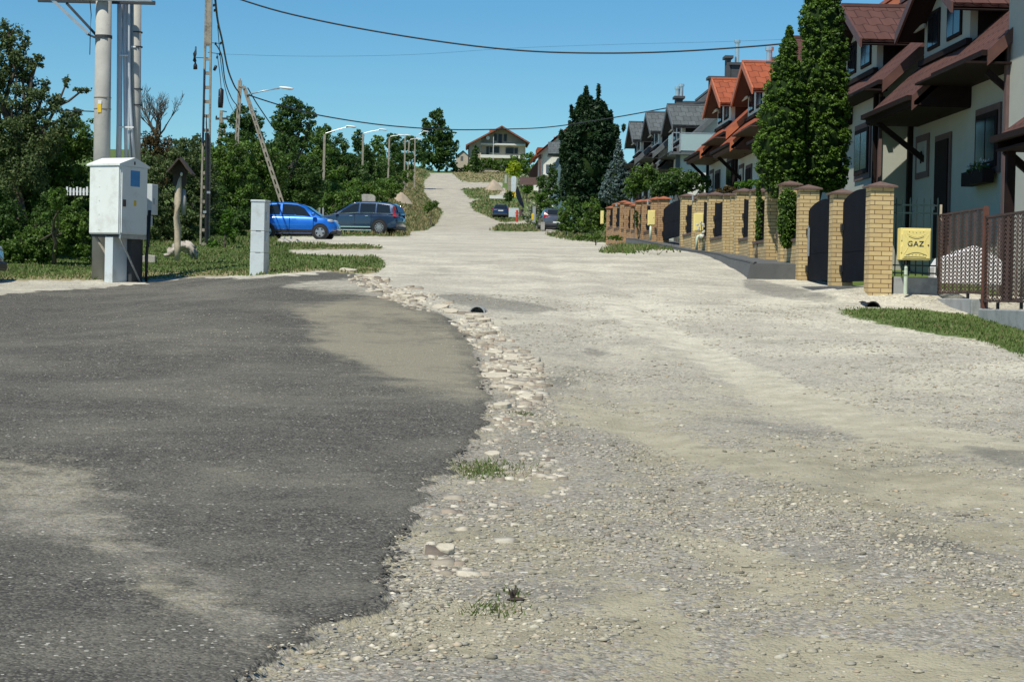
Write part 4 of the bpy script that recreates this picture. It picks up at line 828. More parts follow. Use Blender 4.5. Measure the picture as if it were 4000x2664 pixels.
# wayside shrine
Y = 45.0; b = onground(692, Y); t = thing('wayside_shrine', 'carved pale trunk post with a small dark gabled roof on top', 'shrine', tuple(b))
mb = MB().tube([pt(692,1020,Y), pt(693,960,Y), pt(695,900,Y), pt(690,850,Y), pt(694,790,Y), pt(697,740,Y), pt(702,710,Y), pt(706,690,Y)], [.06,.075,.08,.075,.085,.075,.05,.025], 9); build(mb, 'trunk', M['oldwood'], t, world=True, smooth=True)
mb = MB().tube([pt(716,840,Y+.1), pt(717,790,Y+.1), pt(718,740,Y+.1)], [.05,.07,.05], 8); build(mb, 'side_branch', M['greyconc'], t, world=True, smooth=True)
za, ze = at(705, 614, Y)[2], at(705, 668, Y)[2]; xa = at(706, 640, Y)[0]; xl, xr = at(658, 650, Y)[0], at(752, 650, Y)[0]
mb = MB(); mb.slab([(xa, Y-.3, za), (xl, Y-.3, ze-.03), (xl, Y+.35, ze-.03), (xa, Y+.35, za)], (-.6, 0, .8), .04); mb.slab([(xa, Y+.35, za), (xr+.03, Y+.35, ze-.07), (xr+.03, Y-.3, ze-.07), (xa, Y-.3, za)], (.6, 0, .8), .04)
build(mb, 'roof', M['darkwood'], t, world=True)
mb = MB().prism([(xl+.05, ze-.05), (xr-.1, ze-.05), (xa, za-.06)], 'y', Y-.05, Y+.0); mb.box(xa-.17, xa+.13, Y-.02, Y+.04, ze-.35, ze-.04); build(mb, 'back_board', M['darkwood'], t, world=True)
build(MB().blob(pt(709, 681, Y-.05), (.03, .03, .045), 3), 'figurine', M['whitep'], t, world=True, smooth=True)
Y = 45.8; b = onground(712, Y); mb = MB()
rnd = random.Random(3)
for (u, v, w_, h_) in ((672,985,.13,.10),(690,968,.12,.12),(735,965,.16,.14),(752,985,.12,.12),(765,996,.06,.10),(655,1000,.08,.05),(712,960,.14,.10)):
    p = at(u, v, Y); mb.blob((p[0], Y+rnd.uniform(-.1, .1), p[2]), (w_, .14, h_), int(u), 9, 6, .3)
for pl in (([(715,960),(740,965),(760,985),(770,1010)]), ([(700,965),(675,980),(655,1002)]), ([(725,955),(745,975),(750,1010)])):
    mb.tube([pt(u, v, Y-.15) for u, v in pl], [.06,.07,.05,.03][:len(pl)] if len(pl) > 3 else [.06,.05,.03], 7)
o = build(mb, 'tree_root', M['rootwood'], None, smooth=True, loc=Vector(b)); tag(o, 'gnarled bleached tree root lying behind the shrine post', 'tree root')
p = onground(575, 46); o = build(MB().prism([(-.22,0),(.2,0),(.2,.18),(.02,.2),(-.22,.14)], 'y', -.1, .12), 'concrete_block', M['rock'], bevel=.02); o.location = tuple(p); tag(o, 'broken pale block lying in the grass right of the big cabinet', 'block')
# -- lattice concrete pole (two legs with rungs)
def lattice(mb, a, b, w0, w1, rung, leg=.05, solid=0.0, depth=.14):
    a = Vector(a); b = Vector(b); d = (b-a); L = d.length; ax = Vector((1, 0, 0)); ax = (ax-d.normalized()*ax.dot(d.normalized())).normalized()
    for s in (-1, 1): mb.bar(a+ax*(s*(w0-leg)/2), a.lerp(b, 1)+ax*(s*(w1-leg)/2), depth, leg, up=ax)
    n = int(L/rung)
    for i in range(n+1):
        f = i/n
        if f > 1: break
        w_ = w0+(w1-w0)*f; p = a.lerp(b, f); mb.bar(p-ax*(w_/2-leg), p+ax*(w_/2-leg), depth*.8, .09 if w0 > .25 else .20)
    if solid:
        p = a.lerp(b, 1-solid); w_ = w0+(w1-w0)*(1-solid); mb.bar(p, b, depth*.9, w1-leg, up=ax)
Y = 60; b = onground(798, Y); t = thing('lattice_pole', 'tall latticed concrete pole with black cable pipe and hanging wires', 'utility pole', tuple(b))
mb = MB(); lattice(mb, pt(799, 955, Y), pt(818, -160, Y), .30, .19, .42, .055, .30); build(mb, 'post', M['oldconc'], t, world=True)
build(MB().tube([pt(806, 950, Y-.14), pt(808, 700, Y-.14), pt(808, 520, Y-.12)], .058, 8), 'black_pipe', M['black'], t, world=True)
build(MB().tube([pt(791, 560, Y-.1), pt(795, 400, Y-.1), pt(797, 270, Y-.1)], .022, 6), 'thin_pipe', M['pnavy'], t, world=True)
build(MB().tube([pt(808, 520, Y-.12), pt(806, 480, Y-.12), pt(807, 450, Y-.12)], .02, 6), 'riser', M['cable'], t, world=True)
for (u0, v0, u1, v1) in ((760,226,812,228),(812,206,862,212),(800,166,862,172)): build(MB().bar(pt(u0, v0, Y-.05), pt(u1, v1, Y-.05), .02, .02), 'bracket', M['dsteel'], t, world=True)
for (u, v) in ((835,22),(838,42),(842,172),(862,170),(858,213),(848,225)): build(MB().blob(pt(u, v, Y-.05), (.035, .035, .045), 2), 'insulator', M['black'], t, world=True)
for (u, v) in ((818,753),(803,829)): build(MB().box(at(u, v, Y)[0]-.05, at(u, v, Y)[0]+.05, Y-.22, Y-.18, at(u, v, Y)[2]-.04, at(u, v, Y)[2]+.03), 'clip', M['galv'], t, world=True)
def closure(lab, pl, r, Y, ring=None):
    p = at(pl[-1][0], pl[-1][1], Y); t = thing('cable_closure', lab, 'cable closure', tuple(p))
    build(MB().tube([pt(u, v, Y) for u, v in pl], r, 8), 'sleeve', M['black'], t, world=True, smooth=True)
    if ring: build(MB().cone(pt(ring[0], ring[1]-3, Y), pt(ring[0], ring[1]+3, Y), .075, .075, 10), 'ring', M['whitep'], t, world=True)
closure('black coiled cable closure hanging left of the lattice pole', [(765,183),(764,200),(761,212),(760,238),(763,246),(763,256),(763,272)], [.02,.03,.06,.06,.02,.06,.065], 60)
closure('small black cable closure just right of the lattice pole', [(844,257),(841,266),(836,277)], [.04,.05,.04], 60)
closure('long black cable closure with a white ring hanging on the wires', [(864,345),(864,352),(863,380),(862,400),(861,422)], [.02,.075,.08,.08,.07], 58, (863,380))
# A-shaped pole with street lamp
Y = 94; b = onground(912, Y); t = thing('a_frame_pole', 'A-shaped pair of latticed concrete legs carrying the nearest street lamp', 'utility pole', tuple(b))
mb = MB(); lattice(mb, pt(908, 880, Y), pt(938, 316, Y), .21, .17, .42, .065, .15); build(mb, 'leg', M['oldconc'], t, world=True)
mb = MB(); lattice(mb, pt(1104, 800, Y), pt(953, 340, Y), .22, .17, .42, .07, .15); build(mb, 'leg', M['oldconc'], t, world=True)
build(MB().bar(pt(936, 334, Y), pt(956, 348, Y), .2, .1), 'head_bolt', M['oldconc'], t, world=True)
build(MB().tube([pt(962, 372, Y-.1), pt(1030, 356, Y-.1), pt(1092, 346, Y-.1)], .03, 8), 'lamp_arm', M['galv'], t, world=True, smooth=True)
def lamp_head(pr, u, v, Y, s=1.0, dz=0):
    mb = MB(); p = at(u, v, Y); vs = []
    st = [(-.33,.03,.02,.03),(-.26,.07,.05,.05),(0,.13,.065,.06),(.2,.12,.06,.09),(.31,.07,.04,.06),(.36,.02,.01,.02)]
    n = 10; base = len(mb.v); V = []; Fs = []
    for (x, w_, zt, zb) in st:
        for i in range(n):
            a = 2*math.pi*i/n; V.append((p[0]+x*s, p[1]+w_*s*math.cos(a), p[2]+(zt if math.sin(a) > 0 else zb)*s*math.sin(a)-x*s*.08))
    for k in range(len(st)-1):
        for i in range(n): Fs.append((k*n+i, k*n+(i+1) % n, (k+1)*n+(i+1) % n, (k+1)*n+i))
    Fs += [tuple(range(n)), tuple(range((len(st)-1)*n, len(st)*n))]; mb.add(V, Fs)
    build(mb, 'lamp_head', M['whitep'], pr, world=True, smooth=True)
lamp_head(t, 1117, 345, Y-.1)
# smaller street lamps up the hill
for i, (ub, vb, ut, vt, ue, ve, Yl, ord_) in enumerate(((1262,700,1268,526,1362,496,146,'second'),(1414,700,1419,525,1487,508,178,'third'),(1514,708,1521,538,1560,530,204,'fourth'),(1578,680,1583,535,1584,530,226,'fifth'),(1590,640,1598,550,1628,544,246,'sixth'),(1619,620,1621,540,1655,515,262,'farthest'))):
    b = onground(ub, Yl); t = thing('street_lamp', 'street lamp with white head, %s from the A-shaped pole up the hill' % ord_, 'street lamp', tuple(b), group='street lamps along the hillside road')
    mb = MB(); mb.bar(tuple(b-np.array([0, 0, .3])), pt(ut, vt, Yl), .22, .17); build(mb, 'post', M['oldconc'], t, world=True)
    build(MB().tube([pt(ut, vt+4, Yl), pt(ut+4, vt-4, Yl), pt((ut+ue)/2, (vt+ve)/2-3, Yl), pt(ue, ve, Yl)], .032, 6), 'lamp_arm', M['galv'], t, world=True)
    lamp_head(t, ue+8, ve-1, Yl-.1, 1.15)
# distant power pole
Y = 150; b = onground(856, Y); t = thing('power_pole', 'distant power pole with short cross-arm and leaning strut above the thicket', 'utility pole', tuple(b))
build(MB().bar(pt(852, 640, Y), pt(865, 432, Y), .22, .22), 'post', M['oldconc'], t, world=True); build(MB().bar(pt(886, 560, Y), pt(868, 466, Y), .15, .15), 'strut', M['oldconc'], t, world=True)
build(MB().bar(pt(842, 465, Y), pt(890, 464, Y), .12, .16), 'cross_arm', M['dsteel'], t, world=True); build(MB().bar(pt(864, 434, Y), pt(886, 438, Y), .06, .08), 'cross_arm', M['dsteel'], t, world=True)
for u in (845, 865, 887): build(MB().blob(pt(u, 458, Y), (.07, .07, .12), 1), 'insulator', M['black'], t, world=True)
Y = 145; b = onground(1249, 112); t = thing('marker_posts', 'pair of short pale posts standing behind the bonnet of the off-roader', 'post', tuple(b))
for u in (1248, 1262): build(MB().bar(pt(u, 850, 112), pt(u, 812, 112), .09, .09), 'post', M['greyconc'], t, world=True)
# wires
def wire(lab, pts, r, name='overhead_wire'):
    P = [Vector(pt(*p)) for p in pts]; Q = []
    for i in range(len(P)-1):
        p0 = P[max(i-1, 0)]; p1 = P[i]; p2 = P[i+1]; p3 = P[min(i+2, len(P)-1)]
        for k in range(6):
            s = k/6; Q.append(0.5*((2*p1)+(p2-p0)*s+(2*p0-5*p1+4*p2-p3)*s*s+(3*p1-p0-3*p2+p3)*s**3))
    Q.append(P[-1]); o = build(MB().tube(Q, r, 5), name, M['cable'], None, loc=Q[0]); tag(o, lab, 'overhead wire')
wire('thick overhead cable sagging across the whole sky', [(880,-20,60),(1100,48,60),(1400,112,60),(1750,168,60),(2050,200,60),(2350,209,60),(2650,202,60),(3000,178,60),(3200,155,60)], .026)
wire('thin wire sloping from the A-shaped pole over the hilltop house to the right', [(962,370,94),(1100,414,96),(1250,452,98),(1500,490,105),(1750,507,112),(1950,506,118),(2150,497,118),(2400,460,112),(2650,415,100),(2900,375,84),(3150,260,65),(3420,110,50)], .033)
wire('bundled cable curving from the lattice pole down to the A-shaped pole', [(838,-30,60),(850,80,64),(868,160,70),(890,270,80),(915,335,88),(932,360,94)], .035)
wire('slack cable from the lattice pole dropping behind the A-shaped pole', [(842,172,60),(866,220,64),(880,320,72),(905,385,85),(925,412,94)], .022)
wire('thin cable from the lattice pole to the long closure', [(848,212,60),(858,280,59),(864,345,58)], .012)
wire('thin cable beside the long closure running down the sky', [(850,100,60),(862,240,62),(876,330,70),(895,400,85),(915,440,94)], .012)
wire('cable sloping down right of the A-shaped pole into the thicket', [(968,345,94),(1000,400,97),(1040,460,100),(1075,510,103)], .03)
wire('faint wire across the sky just under the lattice pole brackets', [(850,212,60),(1200,221,62),(1600,215,64),(2000,190,66),(2400,175,66),(2800,165,60),(3200,150,55)], .0035)
wire('short wire reaching the round pole from the left', [(-40,420,52),(150,428,50),(376,437,39.5)], .012)

t = thing('picket_fence', 'bit of white picket fence showing through the hedge left of the big cabinet', 'fence', (at(255, 765, 43.4)[0], 43.4, at(255, 765, 43.4)[2]))
for k_ in range(7):
    u_ = 258+k_*13; build(MB().box(at(u_, 760, 43.4)[0], at(u_+7, 760, 43.4)[0], 43.4, 43.43, at(u_, 764, 43.4)[2], at(u_, 730+(k_ % 3)*3, 43.4)[2]), 'picket', M['whitep'], t, world=True)
build(MB().box(at(256, 760, 43.4)[0], at(345, 760, 43.4)[0], 43.44, 43.47, at(300, 752, 43.4)[2], at(300, 745, 43.4)[2]), 'rail', M['whitep'], t, world=True)
for i_, (u_, y_, lab_) in enumerate(((-420, 56, 'wide green bush a little left of the picture edge'), (-950, 60, 'dark green bush group farther left outside the picture'), (-1600, 66, 'tall hedge bush far outside the left picture edge'), (-2400, 72, 'green bush at the left end of the hedge line'))):
    T('bush', lab_, 'shrub', y_, [(u_, 800, 330, 210), (u_+150, 690, 180, 150), (u_-200, 760, 220, 190)], 5.0, 'lfA', 3.5, 300+i_)
# ================================================================= CARS
def car(label, cat, L, W, H, paintm, st, gh, wheels, loc, rotz, name='parked_car', rw=.31, spokes=5, plate=None, chrome=False, cladding=True, tail=None, head=None, rails=True, sideglass=None, rearglass=True):
    """x forward. st: lower body stations (x, zlo, zhi, halfwidth); gh: greenhouse (x, zbase, ztop, hwbase, hwtop)"""
    t = thing(name, label, cat, loc, rotz); P = M[paintm]
    mb = MB(); V = []; Fs = []
    for (x, zl, zh, hw) in st:
        zm = zl+(zh-zl)*.45
        ring = [(x, -hw*.86, zl), (x, -hw*.985, zl+.09), (x, -hw, zm), (x, -hw*.985, zh-.10), (x, -hw*.90, zh-.015), (x, -hw*.45, zh+.012), (x, 0, zh+.02)]
        ring += [(p[0], -p[1], p[2]) for p in ring[-2::-1]]; V += ring
    k = 13
    for i in range(len(st)-1):
        for j in range(k-1): Fs.append((i*k+j, i*k+j+1, (i+1)*k+j+1, (i+1)*k+j))
        Fs.append((i*k+k-1, i*k, (i+1)*k, (i+1)*k+k-1))
    Fs += [tuple(range(k)), tuple(range((len(st)-1)*k, len(st)*k))]; mb.add(V, Fs)
    V = []; Fs = []; k = 8
    for (x, zb, zt, hb, ht) in gh:
        V += [(x, -hb, zb), (x, -(hb*.45+ht*.55), zb+(zt-zb)*.55), (x, -ht, zt-.06), (x, -ht*.8, zt), (x, ht*.8, zt), (x, ht, zt-.06), (x, (hb*.45+ht*.55), zb+(zt-zb)*.55), (x, hb, zb)]
    for i in range(len(gh)-1):
        for j in range(k-1): Fs.append((i*k+j, i*k+j+1, (i+1)*k+j+1, (i+1)*k+j))
    Fs += [tuple(range(k)), tuple(range((len(gh)-1)*k, len(gh)*k))]; mb.add(V, Fs)
    o = build(mb, 'body', P, t, smooth=True)
    es = o.modifiers.new('split', 'EDGE_SPLIT'); es.split_angle = R(38)
    def ghp(x, f, s, off=.012):                       # point on the greenhouse side
        xs = [g[0] for g in gh]; v = [np.interp(x, xs, [g[i] for g in gh]) for i in range(1, 5)]
        if f <= .55: q = f/.55; y = v[2]+(v[2]*.45+v[3]*.55-v[2])*q
        else: q = (f-.55)/.45; y = (v[2]*.45+v[3]*.55)+(v[3]-(v[2]*.45+v[3]*.55))*min(1, q)
        return (x, s*(y+off), v[0]+(v[1]-v[0])*f)
    for s in (-1, 1):
        for (poly) in (sideglass or []):
            build(MB().add([ghp(x, f, s) for x, f in poly], [tuple(range(len(poly)))]), 'side_window', M['cglass'], t)
            if chrome: build(MB().tube([ghp(x, f, s, .016) for x, f in poly]+[ghp(poly[0][0], poly[0][1], s, .016)], .010, 5), 'window_trim', M['chrome'], t)
    # windscreen and rear window lie on the sloping greenhouse ends
    def endglass(i0, i1, f0, f1, nm):
        a, b = gh[i0], gh[i1]; d = 1 if i0 > i1 else -1
        def p(f, s, e=.93):
            x = a[0]+(b[0]-a[0])*f; hb = a[3]+(b[3]-a[3])*f; ht = a[4]+(b[4]-a[4])*f; zt = a[2]+(b[2]-a[2])*f
            return (x+d*.02, s*ht*e*.95, zt+.022)
        build(MB().add([p(f0, -1), p(f0, 1), p(f1, 1), p(f1, -1)], [(0,1,2,3)]), nm, M['cglass'], t)
    endglass(len(gh)-1, len(gh)-2, .10, .88, 'windscreen')
    if rearglass: endglass(0, 1, .08, .86, 'rear_window')
    for (wx) in wheels:
        for s in (-1, 1):
            hw = W/2
            mb = MB(); c = (wx, s*(hw-.10), rw)
            build(MB().cone((wx, s*(hw-.25), rw+.02), (wx, s*(hw+.006), rw+.02), rw*1.17, rw*1.17, 28), 'wheel_arch', M['black'], t)
            whl = thing('wheel', None, None, (wx, s*(hw-.09), rw)); whl.parent = t
            prof = [(-.10, rw*.62), (-.11, rw*.9), (-.08, rw), (.08, rw), (.115, rw*.93), (.12, rw*.66), (.10, rw*.62)]
            V = []; Fs = []; n = 28
            for (yy, r) in prof:
                for i in range(n): a = 2*math.pi*i/n; V.append((r*math.cos(a), s*yy, r*math.sin(a)))
            for j in range(len(prof)-1):
                for i in range(n): Fs.append((j*n+i, j*n+(i+1) % n, (j+1)*n+(i+1) % n, (j+1)*n+i))
            build(MB().add(V, Fs), 'tyre', M['rubber'], whl, smooth=True)
            mb = MB().cone((0, s*.04, 0), (0, s*.075, 0), rw*.63, rw*.63, 24); build(mb, 'disc', M['black'], whl)
            mb = MB()
            for q in range(spokes):
                a = 2*math.pi*q/spokes+.3; mb.bar((rw*.08*math.cos(a), s*.105, rw*.08*math.sin(a)), (rw*.64*math.cos(a), s*.10, rw*.64*math.sin(a)), (.11 if spokes < 8 else .045)*rw/.31, .02, up=(0, 1, 0))
            mb.cone((0, s*.09, 0), (0, s*.12, 0), rw*.17, rw*.14, 14)
            for i in range(24):
                a = 2*math.pi*i/24; b = 2*math.pi*(i+1)/24; mb.bar((rw*.63*math.cos(a), s*.105, rw*.63*math.sin(a)), (rw*.63*math.cos(b), s*.105, rw*.63*math.sin(b)), .018, .02, up=(0, 1, 0))
            build(mb, 'rim', M['alloy'], whl)
    hwz = st[len(st)//2][3]
    if cladding:
        for s in (-1, 1):
            a, b = min(wheels)+rw*1.2, max(wheels)-rw*1.2
            build(MB().box(a, b, s*W/2-.01, s*W/2+.012, .30, .42), 'side_strip', M['black'], t, bevel=.005)
            build(MB().box(a, b, s*W/2*.95-.04, s*W/2*.95+.02, .19, .255), 'sill', M['black'] if not chrome else M['chrome'], t, bevel=.01)
    if chrome:
        for s in (-1, 1): build(MB().box(min(wheels)+rw*1.3, max(wheels)-rw*1.3, s*W/2-.005, s*W/2+.02, .37, .42), 'chrome_strip', M['chrome'], t, bevel=.005)
    zb = gh[len(gh)//2][1]
    for s in (-1, 1):
        mx = gh[-1][0]-.28; build(MB().blob((mx, s*(W/2+.09), zb+.09), (.10, .09, .085), 1, 10, 7, .03), 'door_mirror', P if not chrome else M['black'], t, smooth=True)
        for hx in (mx-.85, mx-1.75):
            if hx > -L/2+.7: build(MB().box(hx-.09, hx+.09, s*W/2*.985-.01, s*W/2*.985+.035, zb-.14, zb-.105), 'door_handle', P if not chrome else M['chrome'], t, bevel=.008)
        for dx in (mx-.02-.55*0, mx-1.05, mx-2.0):
            if dx > min(wheels)+.3: build(MB().box(dx-.006, dx+.006, s*W/2-.02, s*W/2+.002, .35, zb-.02), 'door_gap', M['black'], t)
        if rails: build(MB().tube([(gh[1][0]+.05, s*gh[1][4]*.86, gh[1][2]+.01), (gh[1][0]+.2, s*gh[1][4]*.88, gh[1][2]+.06), (gh[-2][0]-.25, s*gh[-2][4]*.88, gh[-2][2]+.055), (gh[-2][0]-.1, s*gh[-2][4]*.86, gh[-2][2]+.01)], .018, 6), 'roof_rail', M['chrome'] if chrome else M['black'], t)
        if head: x0, z0, w_, h_ = head; build(MB().blob((x0, s*(W/2-.22), z0), (w_, .17, h_), 1, 12, 8, .02), 'headlight', M['hlens'], t, smooth=True)
        if tail:
            x0, z0, z1, w_ = tail; build(MB().add([(x0-.03, s*(W/2-.34), z0), (x0+.03, s*(W/2-.02), z0), (x0+.16, s*(W/2-.0), z0+.02), (x0+.22, s*(W/2-.09), z1), (x0+.10, s*(W/2-.16), z1), (x0-.0, s*(W/2-.34), z0+.16)],
              [(0,1,2,3,4,5)]) .add([(x0-.06, s*(W/2-.30), z0-.02), (x0-.02, s*(W/2+.012), z0-.02), (x0+.18, s*(W/2+.02), z0+.02), (x0+.2, s*(W/2-.05), z0+.2), (x0+.02, s*(W/2-.02), z0+.18), (x0-.05, s*(W/2-.28), z0+.16)], [(0,1,4,5),(1,2,3,4)]), 'tail_light', M['lens'], t)
    if plate: x0, z0 = plate; build(MB().box(x0-.012, x0+.012, -.26, .26, z0-.055, z0+.055), 'number_plate', M['whitep'], t)
    build(MB().box(st[0][0]-.025, st[0][0]+.25, -W/2*.9, W/2*.9, .26, .46), 'rear_bumper', M['black'], t, bevel=.03)
    build(MB().box(st[-1][0]-.30, st[-1][0]+.02, -W/2*.84, W/2*.84, .24, .42), 'front_bumper', M['black'], t, bevel=.04)
    return t
# small blue hatchback, side on, nose to the right
st = [(-1.80,.36,.86,.72),(-1.72,.28,.98,.79),(-1.3,.24,1.0,.825),(-.4,.24,.99,.83),(.5,.24,.98,.83),(.95,.24,.965,.825),(1.25,.24,.93,.81),(1.50,.25,.87,.77),(1.68,.28,.77,.70),(1.78,.31,.66,.62),(1.83,.36,.55,.5)]
gh = [(-1.80,.95,1.02,.74,.66),(-1.64,.97,1.42,.76,.61),(-1.45,.97,1.515,.77,.60),(-1.0,.98,1.565,.78,.60),(-.4,.98,1.585,.78,.60),(.05,.98,1.56,.78,.60),(.40,.97,1.47,.77,.59),(1.14,.93,.96,.76,.68)]
sg = [[(-1.45,.12),(-.62,.10),(-.62,.86),(-1.30,.84)], [(-.52,.10),(.72,.12),(.42,.74),(.1,.87),(-.52,.88)], [(-1.66,.2),(-1.52,.18),(-1.44,.78),(-1.58,.72)]]
p = at(1160, 946, 85.5); Y = 85.5; x = at(1160, 940, Y)[0]
car('bright blue small hatchback parked side-on behind the narrow pale cabinet', 'car', 3.65, 1.66, 1.58, 'pblue', st, gh, (-1.16, 1.14), (x, Y, g1(x, Y)), R(-6), sideglass=sg, head=(1.52, .80, .17, .085), tail=(-1.74, .9, 1.4, .1))
# large slate off-roader, nose to the left
st = [(-2.47,.42,.90,.80),(-2.38,.32,1.05,.92),(-1.9,.28,1.12,.965),(-.8,.27,1.11,.975),(.5,.27,1.10,.975),(1.2,.27,1.08,.97),(1.9,.28,1.02,.93),(2.3,.32,.92,.85),(2.44,.40,.80,.70)]
gh = [(-2.44,1.10,1.16,.84,.76),(-2.26,1.11,1.60,.88,.70),(-2.0,1.12,1.73,.90,.70),(-1.3,1.12,1.80,.92,.71),(-.5,1.12,1.82,.92,.71),(.05,1.12,1.78,.92,.71),(.35,1.11,1.68,.91,.70),(1.32,1.08,1.12,.88,.76)]
sg = [[(-2.05,.12),(-1.25,.10),(-1.25,.84),(-1.95,.80)], [(-1.17,.10),(-.30,.10),(-.30,.86),(-1.17,.85)], [(-.22,.10),(.95,.12),(.50,.66),(.15,.84),(-.22,.87)]]
Y = 110.5; x = at(1403, 900, Y)[0]
car('large dark slate-blue off-roader with chrome trim parked behind the blue hatchback', 'car', 4.9, 1.95, 1.77, 'pslate', st, gh, (-1.44, 1.52), (x, Y, g1(x, Y)), math.pi-R(14), rw=.385, spokes=10, chrome=True, sideglass=sg, head=(2.2, .86, .22, .09), tail=(-2.40, .98, 1.55, .1))
# navy hatchback seen from behind, farther up
st = [(-2.0,.36,.86,.72),(-1.9,.28,1.0,.83),(-1.3,.24,1.02,.87),(.5,.24,.98,.88),(1.4,.26,.90,.84),(1.95,.34,.66,.6)]
gh = [(-1.95,.97,1.02,.76,.68),(-1.55,1.0,1.43,.80,.60),(-.9,1.0,1.48,.80,.60),(-.1,.98,1.47,.80,.60),(1.0,.93,.97,.78,.7)]
sg = [[(-1.4,.12),(-.5,.1),(-.5,.85),(-1.25,.8)], [(-.4,.1),(.6,.12),(.1,.85),(-.4,.86)]]
Y = 208; x = at(1958, 850, Y)[0]
car('small navy hatchback seen from behind, parked far up the road', 'car', 4.0, 1.75, 1.48, 'pnavy', st, gh, (-1.2, 1.3), (x, Y+2, g1(x, Y)), R(88), plate=(-2.0, .80), sideglass=sg, tail=(-1.9, .84, 1.1, .1), rails=False)
Y = 140; x = at(2163, 905, Y)[0]
st = [(-2.2,.40,.95,.80),(-2.1,.30,1.08,.90),(-1.4,.27,1.08,.93),(.6,.27,1.04,.93),(1.6,.29,.98,.88),(2.2,.36,.75,.66)]
gh = [(-2.12,1.06,1.12,.82,.74),(-1.75,1.08,1.57,.86,.66),(-1.1,1.08,1.64,.87,.67),(-.1,1.07,1.63,.87,.67),(1.1,1.02,1.06,.84,.74)]
car('grey compact off-roader seen from behind beside the tall dark tree', 'car', 4.4, 1.86, 1.64, 'pgrey', st, gh, (-1.3, 1.35), (x, Y+2.2, g1(x, Y+.3)), R(95), rw=.35, plate=(-2.2, .62), sideglass=[[(-1.6,.12),(-.5,.1),(-.5,.85),(-1.4,.8)], [(-.4,.1),(.7,.12),(.2,.82),(-.4,.86)]], tail=(-2.12, .98, 1.35, .1))
Y = 36.6; x = at(-48, 1100, Y)[0]
st = [(-2.2,.36,.90,.74),(-2.1,.28,.95,.84),(.5,.24,.93,.87),(1.4,.26,.86,.84),(2.05,.28,.74,.74),(2.2,.36,.62,.56)]
gh = [(-1.9,.93,.97,.76,.7),(-1.2,.95,1.40,.78,.6),(0,.93,1.44,.78,.6),(1.0,.90,.93,.76,.7)]
car('black car of which only the front end shows at the left picture edge', 'car', 4.4, 1.75, 1.44, 'pblack', st, gh, (-1.3, 1.35), (x-2.17, Y+.6, g1(x-1, Y)), R(-3), sideglass=[[(-1.0,.1),(-.2,.1),(-.2,.85),(-.8,.8)]], head=(2.0, .66, .14, .07), rails=False)

# ================================================================= RIGHT: BRICK FENCE
FX = 6.72
def zpx(u, v, Y): return float(at(u, v, Y)[2])
PIL = [  # u_left, cap apex v, base v, kind, width, ordinal text
 (3377,710,1143,'Y',.38),(3234,739,1118,'Y',.38),(3105,722,1122,'Y',.38),(3034,707,1024,'Y',.38),(2979,733,1016,'Y',.38),(2916,733,1008,'Y',.38),(2861,736,993,'Y',.38),(2834,754,987,'Y',.26),(2806,755,986,'Y',.26),(2753,750,985,'Y',.38),(2710,753,980,'Y',.38),(2687,770,974,'Y',.26),(2648,757,965,'Y',.38),
 (2558,768,948,'R',.38),(2531,770,944,'R',.38),(2496,779,935,'R',.38),(2471,781,932,'R',.38),(2448,798,928,'R',.30),(2428,790,925,'R',.36),(2411,784,922,'R',.34),(2384,793,918,'R',.34),(2359,806,913,'R',.38)]
ordn = ['nearest','second','third','fourth','fifth','sixth','seventh','eighth','ninth','tenth','eleventh','twelfth','thirteenth']
PP = []
iy = ir = 0
for (u, vc, vb, kd, wd) in PIL:
    Y = FX*F/(u-1780)-wd            # near face; u_left is the far left edge
    # keep the true column spacing: left edge of the far corner
    Yn = Y; zc = zpx(u+20, vc, Yn); zb = zpx(u+20, vb, Yn); x0 = FX if wd > .3 else FX+.05
    if kd == 'Y': lab = '%s yellow brick pillar with brown cap, counted from the GAZ box up the street' % ordn[iy]; iy += 1
    else: lab = '%s reddish brick pillar with red cap, counted from the dark double gate up the street' % ordn[ir]; ir += 1
    t = thing('brick_pillar', lab, 'brick pillar', (x0, Yn, zb), group='brick fence pillars')
    h = zc-zb-.09*wd/.38
    build(MB().box(0, wd, 0, wd, -.5, h), 'shaft', M['brick'+kd], t)
    e = .055; c = M['cap'+('B' if kd == 'Y' else 'R')]
    mb = MB().box(-e, wd+e, -e, wd+e, h, h+.03); mb.add([(-e,-e,h+.03),(wd+e,-e,h+.03),(wd+e,wd+e,h+.03),(-e,wd+e,h+.03),(wd/2,wd/2,h+.11*wd/.38)], [(0,1,4),(1,2,4),(2,3,4),(3,0,4)])
    build(mb, 'cap', c, t)
    PP.append((x0, Yn, zb, h, wd, kd))
